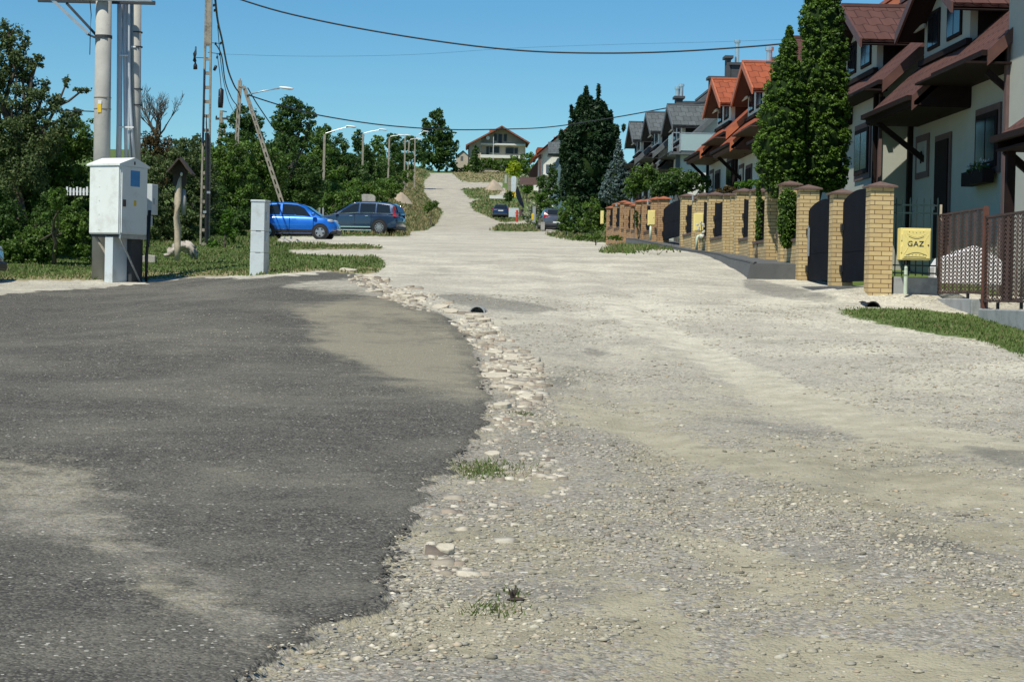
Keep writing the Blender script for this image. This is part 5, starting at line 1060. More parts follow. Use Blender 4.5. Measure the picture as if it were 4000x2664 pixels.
def sheet(name, lab, cat, i, j, top, bot, arch, mat='gate', th=.04, wall=0, leaves_=1, handle=False):
    """metal sheet between pillar i (near) and j (far)"""
    a, b = PP[i], PP[j]; y0, y1 = a[1]+a[4]+.03, b[1]-.03; X = a[0]+a[4]/2; zb = max(a[2], b[2]); zt = min(a[2]+a[3], b[2]+b[3])
    t = thing(name, lab, cat, (X, y0, zb))
    n = 14; L = y1-y0
    for q in range(leaves_):
        s0, s1 = q/leaves_*L+(.01 if q else 0), (q+1)/leaves_*L; poly = [(s0, bot), (s1, bot)]
        for k in range(n+1):
            s = s1+(s0-s1)*k/n; f = s/L; poly.append((s, zt-zb+top+arch*math.sin(math.pi*f)**.7))
        build(MB().prism(poly, 'x', -th/2, th/2), 'leaf' if 'gate' in name else 'sheet', M[mat], t)
        build(MB().bar((0, s0+.02, bot+.55), (0, s1-.02, bot+.55), .05, .05, up=(1, 0, 0)), 'rail', M['gate'], t)
        if handle: build(MB().bar((-.07, s1-.35, .6), (-.07, s1-.35, 1.15), .03, .03), 'handle', M['galv'], t); build(MB().bar((-.07, s1-.28, .6), (-.07, s1-.28, 1.2), .02, .02), 'handle', M['galv'], t)
    for zz in (bot+.18, (zt-zb)*.62): build(MB().box(-.06, .06, L-.10, L+.03, zz, zz+.12), 'hinge', M['black'], t)
    if wall:
        w_ = thing('low_brick_wall', lab.replace('dark sheet panel', 'low brick wall with dark coping under the sheet'), 'wall', (X, y0, zb))
        build(MB().box(-.12, .12, 0, L, -.5, wall), 'brickwork', M['brick'+a[5]], w_); build(MB().box(-.15, .15, 0, L, wall, wall+.05), 'coping', M['capB'], w_)
    return t
sheet('driveway_gate', 'dark steel gate with arched top between the two nearest yellow pillars', 'gate', 0, 1, -.10, .08, .16)
sheet('driveway_gate', 'dark steel gate with two upright bar handles between second and third yellow pillars', 'gate', 1, 2, -.16, .12, .16, handle=True)
sheet('sheet_fence', 'dark sheet panel behind the thuja between third and fourth yellow pillars', 'fence panel', 2, 3, -.25, .45, .0, wall=.40)
sheet('sheet_fence', 'dark sheet panel between fifth and sixth yellow pillars', 'fence panel', 4, 5, -.06, .34, -.05, wall=.32)
sheet('sheet_fence', 'dark sheet panel between sixth and seventh yellow pillars', 'fence panel', 5, 6, -.06, .34, -.05, wall=.32)
sheet('sheet_fence', 'dark sheet panel between ninth and tenth yellow pillars', 'fence panel', 8, 9, -.06, .34, -.05, wall=.32)
sheet('sheet_fence', 'dark sheet panel between tenth and eleventh yellow pillars', 'fence panel', 9, 10, -.06, .34, -.05, wall=.32)
sheet('sheet_fence', 'dark sheet panel between twelfth and thirteenth yellow pillars', 'fence panel', 11, 12, -.06, .34, -.05, wall=.32)
sheet('driveway_gate', 'dark double-leaf steel gate between the yellow and the red brick fences', 'gate', 12, 13, -.1, .08, .12, leaves_=2)
for a, b, s in ((14,15,'second and third'),(15,16,'third and fourth'),(16,17,'fourth and fifth'),(17,18,'fifth and sixth'),(18,19,'sixth and seventh'),(19,20,'seventh and eighth'),(20,21,'eighth and ninth')):
    sheet('sheet_fence', 'dark sheet panel between %s reddish pillars' % s, 'fence panel', a, b, -.06, .26, -.05, wall=.22)
# steel pipes poking over the fence
for u, v0, v1, Y, lab in ((3027,724,752,43.2,'short steel post end on the cap of the fifth yellow pillar'),(2707,765,785,55.5,'short steel post end beside the twelfth yellow pillar'),(2531,784,800,68.0,'short steel post end above the second reddish pillar'),(2408,795,806,80.8,'short steel post end above the far reddish pillars')):
    a = at(u, v1, Y); o = build(MB().cone((0, 0, 0), (0, 0, at(u, v0, Y)[2]-a[2]), .024*Y/43, .024*Y/43, 8), 'steel_post', M['galv']); o.location = tuple(a); tag(o, lab, 'post')
# gas boxes
def textmesh(s, size, name, mat, parent, loc, rot):
    cu = bpy.data.curves.new('txt', 'FONT'); cu.body = s; cu.size = size; cu.extrude = .002; cu.align_x = 'CENTER'; cu.align_y = 'CENTER'; cu.space_character = 1.15; cu.offset = .0015
    ob = bpy.data.objects.new('txt', cu); col.objects.link(ob); dg = bpy.context.evaluated_depsgraph_get(); me = bpy.data.meshes.new_from_object(ob.evaluated_get(dg)); bpy.data.objects.remove(ob)
    me.materials.clear(); me.materials.append(mat); o = bpy.data.objects.new(name, me); col.objects.link(o); o.parent = parent; o.location = loc; o.rotation_euler = rot; return o
Y = 31.75; p0 = at(3516, 1015, Y); p1 = at(3638, 893, Y); W_ = p1[0]-p0[0]; H_ = p1[2]-p0[2]
t = thing('gas_box', 'nearest yellow gas box lettered GAZ, in front of the dark green railing', 'gas meter box', (p0[0], Y, p0[2]))
build(MB().box(0, W_, 0, .24, 0, H_), 'body', M['gasY'], t, bevel=.008)
d = .045*1; build(MB().box(.03, W_-.012, -.014, 0, .025, H_-.03), 'door', M['gasY'], t, bevel=.006)
cx = W_/2+.01
def arc(cz, sgn, r, x0, x1, th, mat, nm, y):
    n = 12; pts = [(x0+(x1-x0)*k/n, y, cz+sgn*r*(math.sin(math.pi*k/n))) for k in range(n+1)]; build(MB().tube(pts, th, 5), nm, mat, t)
arc(H_-.135, -1, .035, cx-.13, cx+.12, .0035, M['gasD'], 'groove', -.016); arc(H_-.085, -1, .06, cx-.16, cx+.15, .004, M['gasY2'], 'rib', -.015)
arc(.075, 1, .045, cx-.17, cx+.17, .004, M['gasD'], 'groove', -.016); arc(.045, 1, .005, cx-.20, cx+.16, .004, M['gasD'], 'groove', -.016)
for s in (-1, 1):
    n = 10; pts = [(cx+s*(.20-.07*math.sin(math.pi*k/n)), -.0155, .10+(H_-.20)*k/n) for k in range(n+1)]; build(MB().tube(pts, .004, 5), 'rib', M['gasY2'], t)
for k in range(5):
    for zz in (H_-.075+.006*abs(k-2), .085-.003*abs(k-2)): build(MB().cone((cx-.12+.058*k, -.014, zz), (cx-.12+.058*k, -.018, zz), .006, .006, 8), 'vent_hole', M['gasD'], t)
build(MB().cone((W_-.045, -.014, H_*.47), (W_-.045, -.022, H_*.47), .014, .012, 10), 'lock', M['rustpost'], t)
for z0 in (.12, H_-.20): build(MB().box(.004, .03, -.016, 0, z0, z0+.10), 'hinge', M['gasY2'], t, bevel=.003)
textmesh('GAZ', .122, 'lettering', M['gasD'], t, (cx-.015, -.0165, H_*.50), (R(90), 0, 0))
zg = at(3540, 1150, Y)[2]
t2 = thing('standing_pipe', 'pale green gas pipe standing under the nearest yellow gas box', 'pipe', (at(3541, 1140, Y)[0], Y+.08, zg))
hh = p0[2]-zg; build(MB().cone((-.0, 0, 0), (.0, 0, hh-.26), .032, .032, 12), 'pipe', M['paleg'], t2, smooth=False); build(MB().cone((0, 0, hh-.24), (0, 0, hh-.16), .03, .03, 12), 'valve', M['paleg'], t2); build(MB().blob((0, 0, hh-.13), (.03, .03, .05), 2, 10, 6, .1), 'valve_cap', M['paleg'], t2, smooth=True); build(MB().cone((0, 0, hh-.1), (0, 0, hh+.02), .014, .014, 8), 'riser', M['dsteel'], t2)
for (u0, v0, u1, v1, Y, lab, pu) in ((2710,833,2749,903,53.8,'yellow gas box on the eleventh yellow pillar with flowers before it',2722),(2531,822,2560,880,66.2,'yellow gas box between the first two reddish pillars',2541),(2346,824,2359,875,89.0,'yellow gas box at the far end of the reddish pillars',None)):
    a = at(u0, v1, Y); b = at(u1, v0, Y); t = thing('gas_box', lab, 'gas meter box', tuple(a)); w_ = b[0]-a[0]; h_ = b[2]-a[2]
    build(MB().box(0, w_, 0, .22, 0, h_), 'body', M['gasY2'], t, bevel=.006); build(MB().box(.02, w_-.01, -.012, 0, .02, h_-.02), 'door', M['gasY2'], t, bevel=.006)
    build(MB().cone((w_-.05, -.012, h_*.5), (w_-.05, -.02, h_*.5), .012, .012, 8), 'lock', M['gasD'], t)
    if pu:
        q = at(pu, 980 if pu > 2600 else 938, Y); t = thing('standing_pipe', 'pale pipe below the '+lab.split(' with')[0], 'pipe', tuple(q)); hz = a[2]-q[2]
        build(MB().tube([(0, .05, 0), (0, .05, hz-.22), (.03, .05, hz-.14), (.1, .06, hz-.12)] if pu > 2600 else [(0, .05, 0), (0, .05, hz)], .04, 9), 'pipe', M['paleg'], t, smooth=True)
        if pu > 2600: build(MB().blob((.12, .05, hz-.14), (.07, .04, .07), 2, 10, 6, .05), 'pipe_end', M['paleg'], t, smooth=True)
t = thing('flowers', 'white roses in front of the gas box on the eleventh pillar', 'flower', tuple(onground(2742, 53.2)))
V = []; mb = MB()
for i, (u, v, r) in enumerate(((2724,878,.035),(2731,889,.03),(2729,897,.035),(2746,878,.04),(2749,886,.03),(2747,908,.035),(2744,922,.045),(2737,871,.025),(2751,903,.025))):
    q = pt(u, v, 53.2); mb.blob(q, (r, r*.8, r), i, 9, 6, .25)
build(mb, 'petals', M['lfP'], t, world=True); build(MB().tube([pt(2742, 985, 53.3), pt(2745, 930, 53.3), pt(2738, 870, 53.3)], .012, 5), 'stem', M['lfD'], t, world=True)

# paved forecourt along the fence, and the gate threshold
def fore():
    e = [(39.0,5.82),(39.2,5.9),(41.5,6.02),(44,6.1),(47,6.28),(50,6.38),(54,6.42),(60,6.42),(66,6.4),(72,6.45),(76,6.5)]
    V = []; Fs = []
    for (y, x) in e:
        zt = float(np.interp(y, [39,43,45.4,47.7,53,59.4,66.3,75], [2.06,2.22,2.31,2.44,2.6,2.88,3.2,3.58]))
        V += [(x, y, zt), (7.6, y, zt), (x-.14, y, zt-.62), (7.6, y, zt-.8)]
    for i in range(len(e)-1): a = 4*i; Fs += [(a, a+1, a+5, a+4), (a, a+4, a+6, a+2), (a+1, a+3, a+7, a+5), (a+2, a+6, a+7, a+3)]
    Fs += [(0, 2, 3, 1), (4*(len(e)-1), 4*(len(e)-1)+1, 4*(len(e)-1)+3, 4*(len(e)-1)+2)]
    o = build(MB().add(V, Fs), 'pavement', M['slabconc']); tag(o, kind='structure'); 
    mb = MB()
    for i in range(len(e)-1): mb.bar((e[i][1]+.03, e[i][0], V[4*i][2]+.012), (e[i+1][1]+.03, e[i+1][0], V[4*i+4][2]+.012), .08, .03)
    o = build(mb, 'kerb', M['slabconc']); tag(o, kind='structure')
    o = build(MB().box(6.35, 7.6, 32.75, 38.6, 1.0, 1.60), 'driveway', M['slabconc'], bevel=.02); tag(o, kind='structure')
fore()
# cross fence: plinth wall + dark green railing facing the camera
Y = 32.1; x0 = at(3489, 1100, Y)[0]; x1 = at(3660, 1100, Y)[0]
zt = zpx(3560, 1083, Y); o = build(MB().box(0, x1-x0+.02, 0, .2, -.6, zt-zpx(3560, 1143, Y)), 'plinth_wall', M['greyconc'], bevel=.01); o.location = (x0, Y, zpx(3560, 1143, Y)); tag(o, 'grey concrete plinth wall under the dark green railing', 'wall')
t = thing('railing', 'dark green iron railing between the nearest pillar and the rusty fence', 'fence', (x0, Y+.08, zt))
for vv in (801, 832, 1037, 1067): z = zpx(3560, vv, Y); build(MB().box(x0, x1, Y+.06, Y+.08, z-.012, z+.012), 'rail', M['railg'], t, world=True)
for k in range(7):
    u = 3503+k*27; x = at(u, 900, Y)[0]; build(MB().bar((x, Y+.07, zpx(u, 1078, Y)), (x, Y+.07, zpx(u, 786 if k % 2 else 776, Y)), .016, .016), 'bar', M['railg'], t, world=True)
    build(MB().cone((x, Y+.07, zpx(u, 786, Y)), (x, Y+.07, zpx(u, 770, Y)), .012, .002, 6), 'finial', M['railg'], t, world=True)
# rusty fence with wave-slot panels along the street
xf = 7.88
def wavepanel(lab, y_far, y_near, ztop, zbot, seed):
    t = thing('rusty_fence', lab, 'fence', (xf, y_near, zbot))
    L = y_far-y_near; H = ztop-zbot
    mb = MB(); mb.box(-.012, .012, 0, L, H-.03, H); mb.box(-.012, .012, 0, L, 0, .03); mb.box(-.012, .012, 0, .03, 0, H); mb.box(-.012, .012, L-.03, L, 0, H); build(mb, 'frame', M['rust'], t)
    cw = .24; nc = int(L/cw); cw = L/nc; V = []; Fs = []; rp = .060; th = .026; nr = int(H/rp)
    for c in range(nc):
        yc = (c+.5)*cw; up = 1 if c % 2 == 0 else -1
        for r_ in range(nr+1):
            zc = r_*rp; m_ = 6
            for k in range(m_+1):
                f = -1+2*k/m_; z = zc+up*.085*(1-f*f)-up*.042
                zz0, zz1 = min(max(z, 0), H), min(max(z+th, 0), H); V += [(0.0, yc+f*cw/2, zz0), (0.0, yc+f*cw/2, zz1)]
                if k: n = len(V); Fs.append((n-4, n-2, n-1, n-3))
        V += [(0.002, c*cw-.010, 0), (.002, c*cw+.010, 0), (.002, c*cw+.010, H), (.002, c*cw-.010, H)]; n = len(V); Fs.append((n-4, n-3, n-2, n-1))
    me_ = MB().add(V, Fs); o = build(me_, 'wave_grille', M['rust'], t); sd = o.modifiers.new('thick', 'SOLIDIFY'); sd.thickness = .006
    return t
Yf = 32.15; yn = 29.35
wavepanel('rusty fence panel with wave-shaped slots, left one, before the white cover', Yf, yn, zpx(3840, 809, yn), zpx(3840, 1148, yn), 1)
wavepanel('rusty fence panel with wave-shaped slots, right one at the picture edge', yn-.08, 26.6, zpx(3850, 846, yn), zpx(3850, 1180, yn), 2)
wavepanel('rusty fence panel with wave-shaped slots outside the right picture edge', 26.5, 23.6, zpx(3850, 846, yn)-.12, zpx(3850, 1180, yn)-.12, 3)
for (u, v0, v1, Yp, w_, mt, lab) in ((3667,800,1142,32.2,.035,'oldwood','thin rust-stained fence post at the end of the green railing'),(3842,806,1204,29.3,.075,'rustpost','thick rusty red fence post between the wave-slot panels')):
    a = at(u, v1, Yp); o = build(MB().box(-w_/2, w_/2, -w_/2, w_/2, 0, at(u, v0, Yp)[2]-a[2]), 'metal_post', M[mt]); o.location = tuple(a); tag(o, lab, 'post')
a = at(3988, 1200, 26.9); 
for (ya, yb, vt, lab) in ((31.9, 29.6, 1168, 'grey concrete footing under the left rusty panel'),(29.2, 23.0, 1207, 'dark mossy concrete footing under the right rusty panel')):
    zt = at(3800, vt, (ya+yb)/2 if yb > 25 else 28)[2]; o = build(MB().box(-.10, .16, 0, ya-yb, -.7, 0), 'concrete_footing', M['greyconc'], bevel=.015); o.location = (xf, yb, zt); tag(o, lab, 'wall')
for k, (u, v0, v1, Yp) in enumerate(((3780,1140,1170,30.2),(3897,1182,1208,28.6),(3989,1178,1208,27.4))):
    a = at(u, v1, Yp); o = build(MB().box(-.02, .02, -.02, .02, 0, at(u, v0, Yp)[2]-a[2]), 'support_foot', M['black']); o.location = tuple(a); tag(o, 'small dark steel foot holding the rusty fence, %s from the left' % ('first', 'second', 'third')[k], 'post')
# white cover seen behind the fence
b = (8.75, 33.3, 1.68); mb = MB(); n = 18; V = []; Fs = []
prof = [(-.62,.0),(-.62,.28),(-.52,.44),(-.3,.52),(-.12,.60),(.05,.66),(.28,.56),(.45,.45),(.6,.30),(.62,0)]
for j, y in enumerate((0, .1, .6, 1.1, 1.2)):
    s = .92 if j in (0, 4) else 1
    for (px_, pz_) in prof: V.append((px_*s*1.0, y, pz_*s))
k = len(prof)
for j in range(4):
    for i in range(k-1): Fs.append((j*k+i, j*k+i+1, (j+1)*k+i+1, (j+1)*k+i))
Fs += [tuple(range(k)), tuple(range(4*k, 5*k))]
o = build(MB().add(V, Fs), 'white_cover', M['tarp'], smooth=False); o.location = b; o.rotation_euler = (0, 0, R(-8)); tag(o, 'white sheet covering something in the garden behind the rusty fence', 'cover')
# culvert pipe and small gravel pad
Yc = 30.6; b = at(3410, 1200, Yc); o = MB(); n = 16; V = []; Fs = []
for (y, r) in ((0, .125), (0, .105), (.8, .105), (.8, .125)):
    for i in range(n): a = 2*math.pi*i/n; V.append((r*math.cos(a), y, r*math.sin(a)))
for j in range(3):
    for i in range(n): Fs.append((j*n+i, j*n+(i+1) % n, (j+1)*n+(i+1) % n, (j+1)*n+i))
Fs += [tuple(range(2*n, 3*n))]
o = build(MB().add(V, Fs), 'culvert_pipe', M['black']); o.location = (b[0], Yc, b[2]-.03); tag(o, 'black culvert pipe end poking out of the gravel below the nearest pillar', 'pipe')
b = at(1863, 1222, yat(1863, 1222)); V2 = list(V); o = build(MB().add([(p[0]*.95, p[1]*.28, p[2]*.8) for p in V], Fs), 'drain_pipe', M['greyconc']); o.location = tuple(b); o.rotation_euler = (0, 0, R(-12)); tag(o, 'grey pipe end half buried in the rubble strip', 'pipe')
# ================================================================= TERRACED HOUSES
def terrace(label, Y1, zb, x0, wo, kit, L=8.3, seed=0, flower=False, chim=None, details=True, lower=True, back=True, floor=-3.2, dorm=True, balcony=False, near_gable=True, satellite=False):
    """Y1: far end of the low canopy gutter, zb: its height, x0: its line; wo: wall set-back"""
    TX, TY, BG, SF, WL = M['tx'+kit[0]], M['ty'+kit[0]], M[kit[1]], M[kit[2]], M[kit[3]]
    xf = x0+wo; S = .95; t = thing('terraced_house', label, 'house', (x0, Y1, zb))
    def B(mb, nm, mt, par=None, **k): 
        if par is None: return build(mb, nm, mt, t, **k)
        return build(mb, nm, mt, par, **k)
    ym = -4.45; ye = -L+.05; w_ = wo; xr = 4.6; xb = 9.2; y_far = .55
    # walls: profile under the roof plane (local x from the canopy gutter)
    prof = [(w_, floor-1.5), (w_, w_*S-.16), (xr, xr*S-.16), (xb, xr*S-.16-(xb-xr)*S), (xb, floor-1.5)]
    wall = B(MB().prism(prof, 'y', ye+.62, y_far), 'wall', WL)
    nrm = (-S, 0, 1)
    # front roof slope, L-shaped: low canopy on the far half
    R0 = [(0.45, ye, .45*S), (0.45, ym, .45*S), (0, ym, 0), (0, 0, 0), (xr, 0, xr*S), (xr, ye, xr*S)]
    if not lower: R0 = [(0.45, ye, .45*S), (0.45, 0, .45*S), (xr, 0, xr*S), (xr, ye, xr*S)]
    B(MB().slab(R0, nrm, .10), 'roof', TY)
    B(MB().slab([(xr, ye, xr*S), (xr, 0, xr*S), (xb+.5, 0, (2*xr-xb-.5)*S), (xb+.5, ye, (2*xr-xb-.5)*S)], (S, 0, 1), .10), 'rear_roof', TY)
    B(MB().bar((xr, ye, xr*S+.03), (xr, 0, xr*S+.03), .22, .12), 'ridge', BG)
    # verge boards
    def verge(y, xa, xc, h=.24): B(MB().slab([(xa, y-.03, xa*S+.03), (xc, y-.03, xc*S+.03), (xc, y-.03, xc*S-h), (xa, y-.03, xa*S-h)], (0, -1, 0), .05), 'verge_board', BG)
    verge(ye, .43, xr)
    if lower: verge(ym, -.02, .50, .26)
    # gutters and fascias
    def gut(xg, y0, y1): B(MB().bar((xg-.05, y0, xg*S-.03), (xg-.05, y1, xg*S-.03), .12, .10), 'gutter', M['brownp']); B(MB().box(xg-.0, xg+.03, y0, y1, xg*S-.17, xg*S-.02), 'fascia', SF)
    gut(.45, ye, ym-.02 if lower else 0); 
    if lower: gut(0, ym, 0)
    # soffits (level boarding)
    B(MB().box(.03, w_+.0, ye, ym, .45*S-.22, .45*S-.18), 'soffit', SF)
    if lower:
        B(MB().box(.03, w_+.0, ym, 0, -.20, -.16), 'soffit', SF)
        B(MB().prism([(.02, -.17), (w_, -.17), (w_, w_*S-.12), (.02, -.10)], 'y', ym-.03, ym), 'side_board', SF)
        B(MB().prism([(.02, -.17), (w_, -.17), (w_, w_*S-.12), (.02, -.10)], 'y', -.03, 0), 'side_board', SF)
        B(MB().bar((.1, -.75, -.20), (w_, -.75, -.98), .10, .11), 'knee_brace', M['brownp'])
    B(MB().bar((.5, ye+.3, .1), (w_, ye+.3, -.42), .10, .11), 'knee_brace', M['brownp'])
    B(MB().tube([(w_-.10, ye+.72, .2), (w_-.10, ye+.72, -4.2)], .06, 8), 'downpipe', M['brownp'])
    B(MB().box(w_-.05, w_+.02, ye+.55, ye+.75, -4.5, .2), 'corner_board', M['brownt'] if kit[0] == 'B' else SF)
    B(MB().box(w_-.10, w_+.01, y_far-.15, y_far+.005, -4.5, w_*S-.4), 'corner_post', M['brownp'])
    # dormer
    if dorm:
        zr, ze = 2.9, 1.78; yd0, yd1, yc = -4.9, .0, -2.45; xg = .62; sl = (zr-ze)/(yc-yd0)
        xR = zr/S+.05; xE = ze/S+.05
        B(MB().slab([(xg, yc, zr), (xR, yc, zr), (xE, yd0, ze), (xg, yd0, ze)], (0, -sl, 1), .08), 'dormer_roof', TX)
        B(MB().slab([(xg, yc, zr), (xg, yd1, ze), (xE, yd1, ze), (xR, yc, zr)], (0, sl, 1), .08), 'dormer_roof', TX)
        B(MB().bar((xg-.02, yc, zr+.02), (xR, yc, zr+.02), .16, .08), 'dormer_ridge', BG)
        for ya, yb in ((yc, yd0), (yc, yd1)):
            B(MB().slab([(xg-.03, ya, zr+.02), (xg-.03, yb, ze+.02), (xg-.03, yb, ze-.20), (xg-.03, ya, zr-.20)], (-1, 0, 0), .05), 'dormer_verge', BG)
        yw0, yw1 = -4.35, -.55; xw = 1.12; eo = ze-.12
        gab = lambda y: zr-.10-abs(y-yc)*sl
        dw = B(MB().prism([(yw0, xw*S-.1), (yw1, xw*S-.1), (yw1, gab(yw1)), (yc, gab(yc)), (yw0, gab(yw0))], 'x', xw, xw+.15), 'dormer_wall', WL)
        for yy, s in ((yw0, 0), (yw1-.1, 1)):
            B(MB().prism([(xw+.15, (xw+.15)*S-.1), (xw+.15, gab(yy)-.0), (gab(yy)/S, gab(yy)-.0)], 'y', yy, yy+.1), 'dormer_cheek', SF)
        for ya, sg_ in ((yd0, -1), (yd1, 1)):
            B(MB().slab([(xg+.01, yc, zr-.125), (xR, yc, zr-.125), (xE, ya, ze-.125), (xg+.01, ya, ze-.125)], (0, sg_*sl, 1), .03), 'dormer_soffit', SF)
        B(MB().box(xw-.10, xw+.02, yw0-.1, yw1+.1, xw*S-.02, xw*S+.10), 'flashing', M['brownp'])
        for (a, b, z0, z1) in ((-1.95, -.95, 1.32, 2.12), (-3.75, -2.6, 1.32, 2.12)):
            wd = B(MB().box(xw-.035, xw+.01, a, b, z0, z1), 'window', M['brownp'] if kit[0] != 'G' else M['bargeG'])
            B(MB().box(xw-.045, xw-.036, a+.07, (a+b)/2-.03, z0+.07, z1-.07).box(xw-.045, xw-.036, (a+b)/2+.03, b-.07, z0+.07, z1-.07), 'pane', M['glass'], wd)
        B(MB().bar((xw-.06, -.8, 1.9), (xw-.30, yd1+.1, 1.75), .05, .08), 'dormer_bracket', WL)
    # facade openings
    if details:
        def opening(nm, a, b, z0, z1, fr, bw=.13, door=False):
            o = B(MB().box(w_-.04, w_+.01, a, b, z0, z1), nm, M['brownt'])
            B(MB().box(w_-.07, w_-.042, a+bw, b-bw, z0+(0 if door else bw), z1-bw), 'frame', M['brownp'], o)
            if not door: B(MB().box(w_-.08, w_-.072, a+bw+.09, (a+b)/2-.04, z0+bw+.1, z1-bw-.1).box(w_-.08, w_-.072, (a+b)/2+.04, b-bw-.09, z0+bw+.1, z1-bw-.1), 'pane', M['glass'], o)
            else: B(MB().box(w_-.10, w_-.072, b-bw-.15, b-bw-.1, z0+1.0, z0+1.12), 'handle', M['galv'], o)
            return o
        o = B(MB().box(w_-.03, w_+.01, -1.15, .05, -1.35, -.42), 'wall_niche', M['brownt']); B(MB().box(w_-.036, w_-.031, -.98, -.14, -1.22, -.57), 'niche_field', WL, o)
        B(MB().blob((w_-.05, -.56, -.9), (.02, .09, .13), 3, 10, 6, .25), 'ornament', M['brownp'], o)
        opening('door', -3.05, -1.75, -3.1, -.55, 'brownp', door=True)
        wn = opening('window', -6.7, -4.95, -1.6, -.30, 'brownp')
        if flower:
            B(MB().box(w_-.30, w_-.08, -6.55, -5.0, -1.78, -1.52), 'flower_box', M['brownp'])
            V, Fc = leafcloud([(w_-.19, -5.8, -1.48, .13, .80, .08)], .08, 12, 5, clump=.5); npmesh('flower_plants', V, Fc, M['lfD'], parent=t)
            V, Fc = leafcloud([(w_-.22, -5.9, -1.40, .12, .7, .10)], .05, 1.2, 6); npmesh('blossoms', V, Fc, M['lfP'], parent=t)
        B(MB().box(w_-.10, w_, -2.55, -2.45, -.12, .02).blob((w_-.2, -2.6, -.12), (.10, .12, .10), 4, 8, 6, .1), 'wall_lamp', M['brownp'])
    if chim:
        for (cx, cy, z0, z1, w2, fl) in chim:
            c = B(MB().box(cx, cx+w2, cy-.35, cy+.35, z0, z1).box(cx-.1, cx+w2+.1, cy-.45, cy+.45, z1, z1+.12), 'chimney', M['chim'])
            for (fx, fh) in fl: B(MB().cone((cx+fx, cy, z1+.1), (cx+fx, cy, z1+fh), .10, .10, 10).cone((cx+fx, cy, z1+fh), (cx+fx, cy, z1+fh+.12), .15, .15, 10), 'flue', M['flue'], c)
    return t
KB = ('B', 'barge', 'brownp', 'plaster'); KO = ('O', 'bargeO', 'soffO', 'plasterW'); KG = ('G', 'bargeG', 'soffG', 'plasterW')
H = []
tA = terrace('nearest full terraced house, brown roof, flower box under its street window', 42.9, 5.38, 8.85, 1.15, KB, flower=True)
terrace('second brown-roofed terraced house, its dormer just right of the broad thuja', 51.3, 5.76, 8.80, .55, KB)
terrace('third brown-roofed terraced house hidden behind the thuja columns', 60.0, 6.1, 8.85, .9, KB)
terrace('nearer of the two orange-roofed terraced houses', 69.0, 6.44, 8.88, .95, KO, L=8.6, chim=[(1.5,-2.1,2.4,2.8,.16,[(.08,.55)])])
terrace('farther of the two orange-roofed terraced houses, partly behind the clipped hedge', 77.2, 6.76, 8.9, .95, KO, L=8.2, chim=None)
terrace('nearest grey-roofed terraced house, with a glass balcony on its near gable', 93.6, 7.35, 8.95, .75, KG, L=8.6, chim=[(2.1,-6.0,1.5,3.7,.55,[]),(3.15,-5.0,2.6,4.45,.55,[(.3,1.05)]),(2.95,-5.0,2.6,4.75,.18,[])])
terrace('middle grey-roofed terraced house', 101.9, 7.75, 8.75, .75, KG, L=8.3, chim=[(2.25,-1.0,1.6,3.75,.35,[(.1,.5),(.3,.65)]),(2.5,-3.0,1.6,3.3,1.2,[])])
terrace('farthest grey-roofed terraced house beside the blue spruce', 110.5, 8.0, 8.65, .75, KG, L=8.4)
# glass balcony at the near gable of the first grey house
Y = 84.3; t = thing('balcony', 'glass-sided balcony on the white gable of the nearest grey house', 'balcony', (9.6, Y, 7.6))
xa, xb = at(2626, 580, Y)[0], at(2767, 580, Y)[0]; z0, z1 = zpx(2690, 594, Y), zpx(2690, 524, Y)
build(MB().box(xa-.05, xb+.5, Y, Y+1.6, z0-.12, z0), 'floor_slab', M['bargeG'], t, world=True); build(MB().box(xa+.35, xb+.5, Y-.02, Y, z0+.05, z1), 'glass_panel', M['bglass'], t, world=True)
build(MB().box(xa-.02, xa, Y, Y+1.5, z0+.05, z1), 'glass_panel', M['bglass'], t, world=True)
for x in (xa, xa+.33, xb+.4): build(MB().box(x-.025, x+.025, Y-.03, Y+.02, z0, z1+.05), 'post', M['galv'], t, world=True)
build(MB().box(xa, xb+.5, Y-.03, Y+.02, z1+.02, z1+.06), 'handrail', M['galv'], t, world=True)
t = thing('house_extension', 'white ground-floor wall under the glass balcony of the nearest grey house', 'house', (9.6, Y+.3, 4))
build(MB().box(at(2655, 600, Y+.4)[0], 15.5, Y+.4, Y+2.0, 3.0, z0-.12), 'wall', M['plasterW'], t, world=True)
build(MB().box(at(2640, 600, Y+.35)[0], at(2657, 600, Y+.35)[0], Y+.35, Y+.5, 3.0, z0-.12), 'corner_post', M['bargeG'], t, world=True)
# neighbour house at the right picture edge
t = thing('terraced_house', 'sunlit cream house corner at the right picture edge with a low brown canopy', 'house', (10.0, 34.9, 1.5))
xw = at(3948, 300, 34.6)[0]
build(MB().box(9.72, 17, 24, 34.9, .5, 7.6), 'wall', M['plaster'], t, world=True)
build(MB().box(9.66, 9.74, 34.75, 34.92, 1, 6.2), 'corner_board', M['brownt'], t, world=True)
build(MB().slab([(8.85, 24, 4.10), (8.85, 32.4, 4.10), (9.72, 32.4, 4.75), (9.72, 24, 4.75)], (-.6, 0, .8), .10), 'canopy_roof', M['tyB'], t, world=True)
build(MB().box(8.86, 9.72, 24, 32.4, 3.86, 3.9), 'soffit', M['brownp'], t, world=True); build(MB().bar((8.82, 24, 4.06), (8.82, 32.42, 4.06), .12, .1), 'gutter', M['brownp'], t, world=True)
build(MB().bar((9.0, 32.35, 3.88), (9.7, 32.35, 3.3), .12, .12), 'knee_brace', M['brownp'], t, world=True); build(MB().box(9.0, 9.14, 32.2, 32.34, 1.0, 3.9), 'canopy_post', M['brownp'], t, world=True)
build(MB().prism([(8.87, 3.9), (9.72, 3.9), (9.72, 4.62), (8.87, 4.0)], 'y', 32.35, 32.4), 'side_board', M['brownp'], t, world=True)
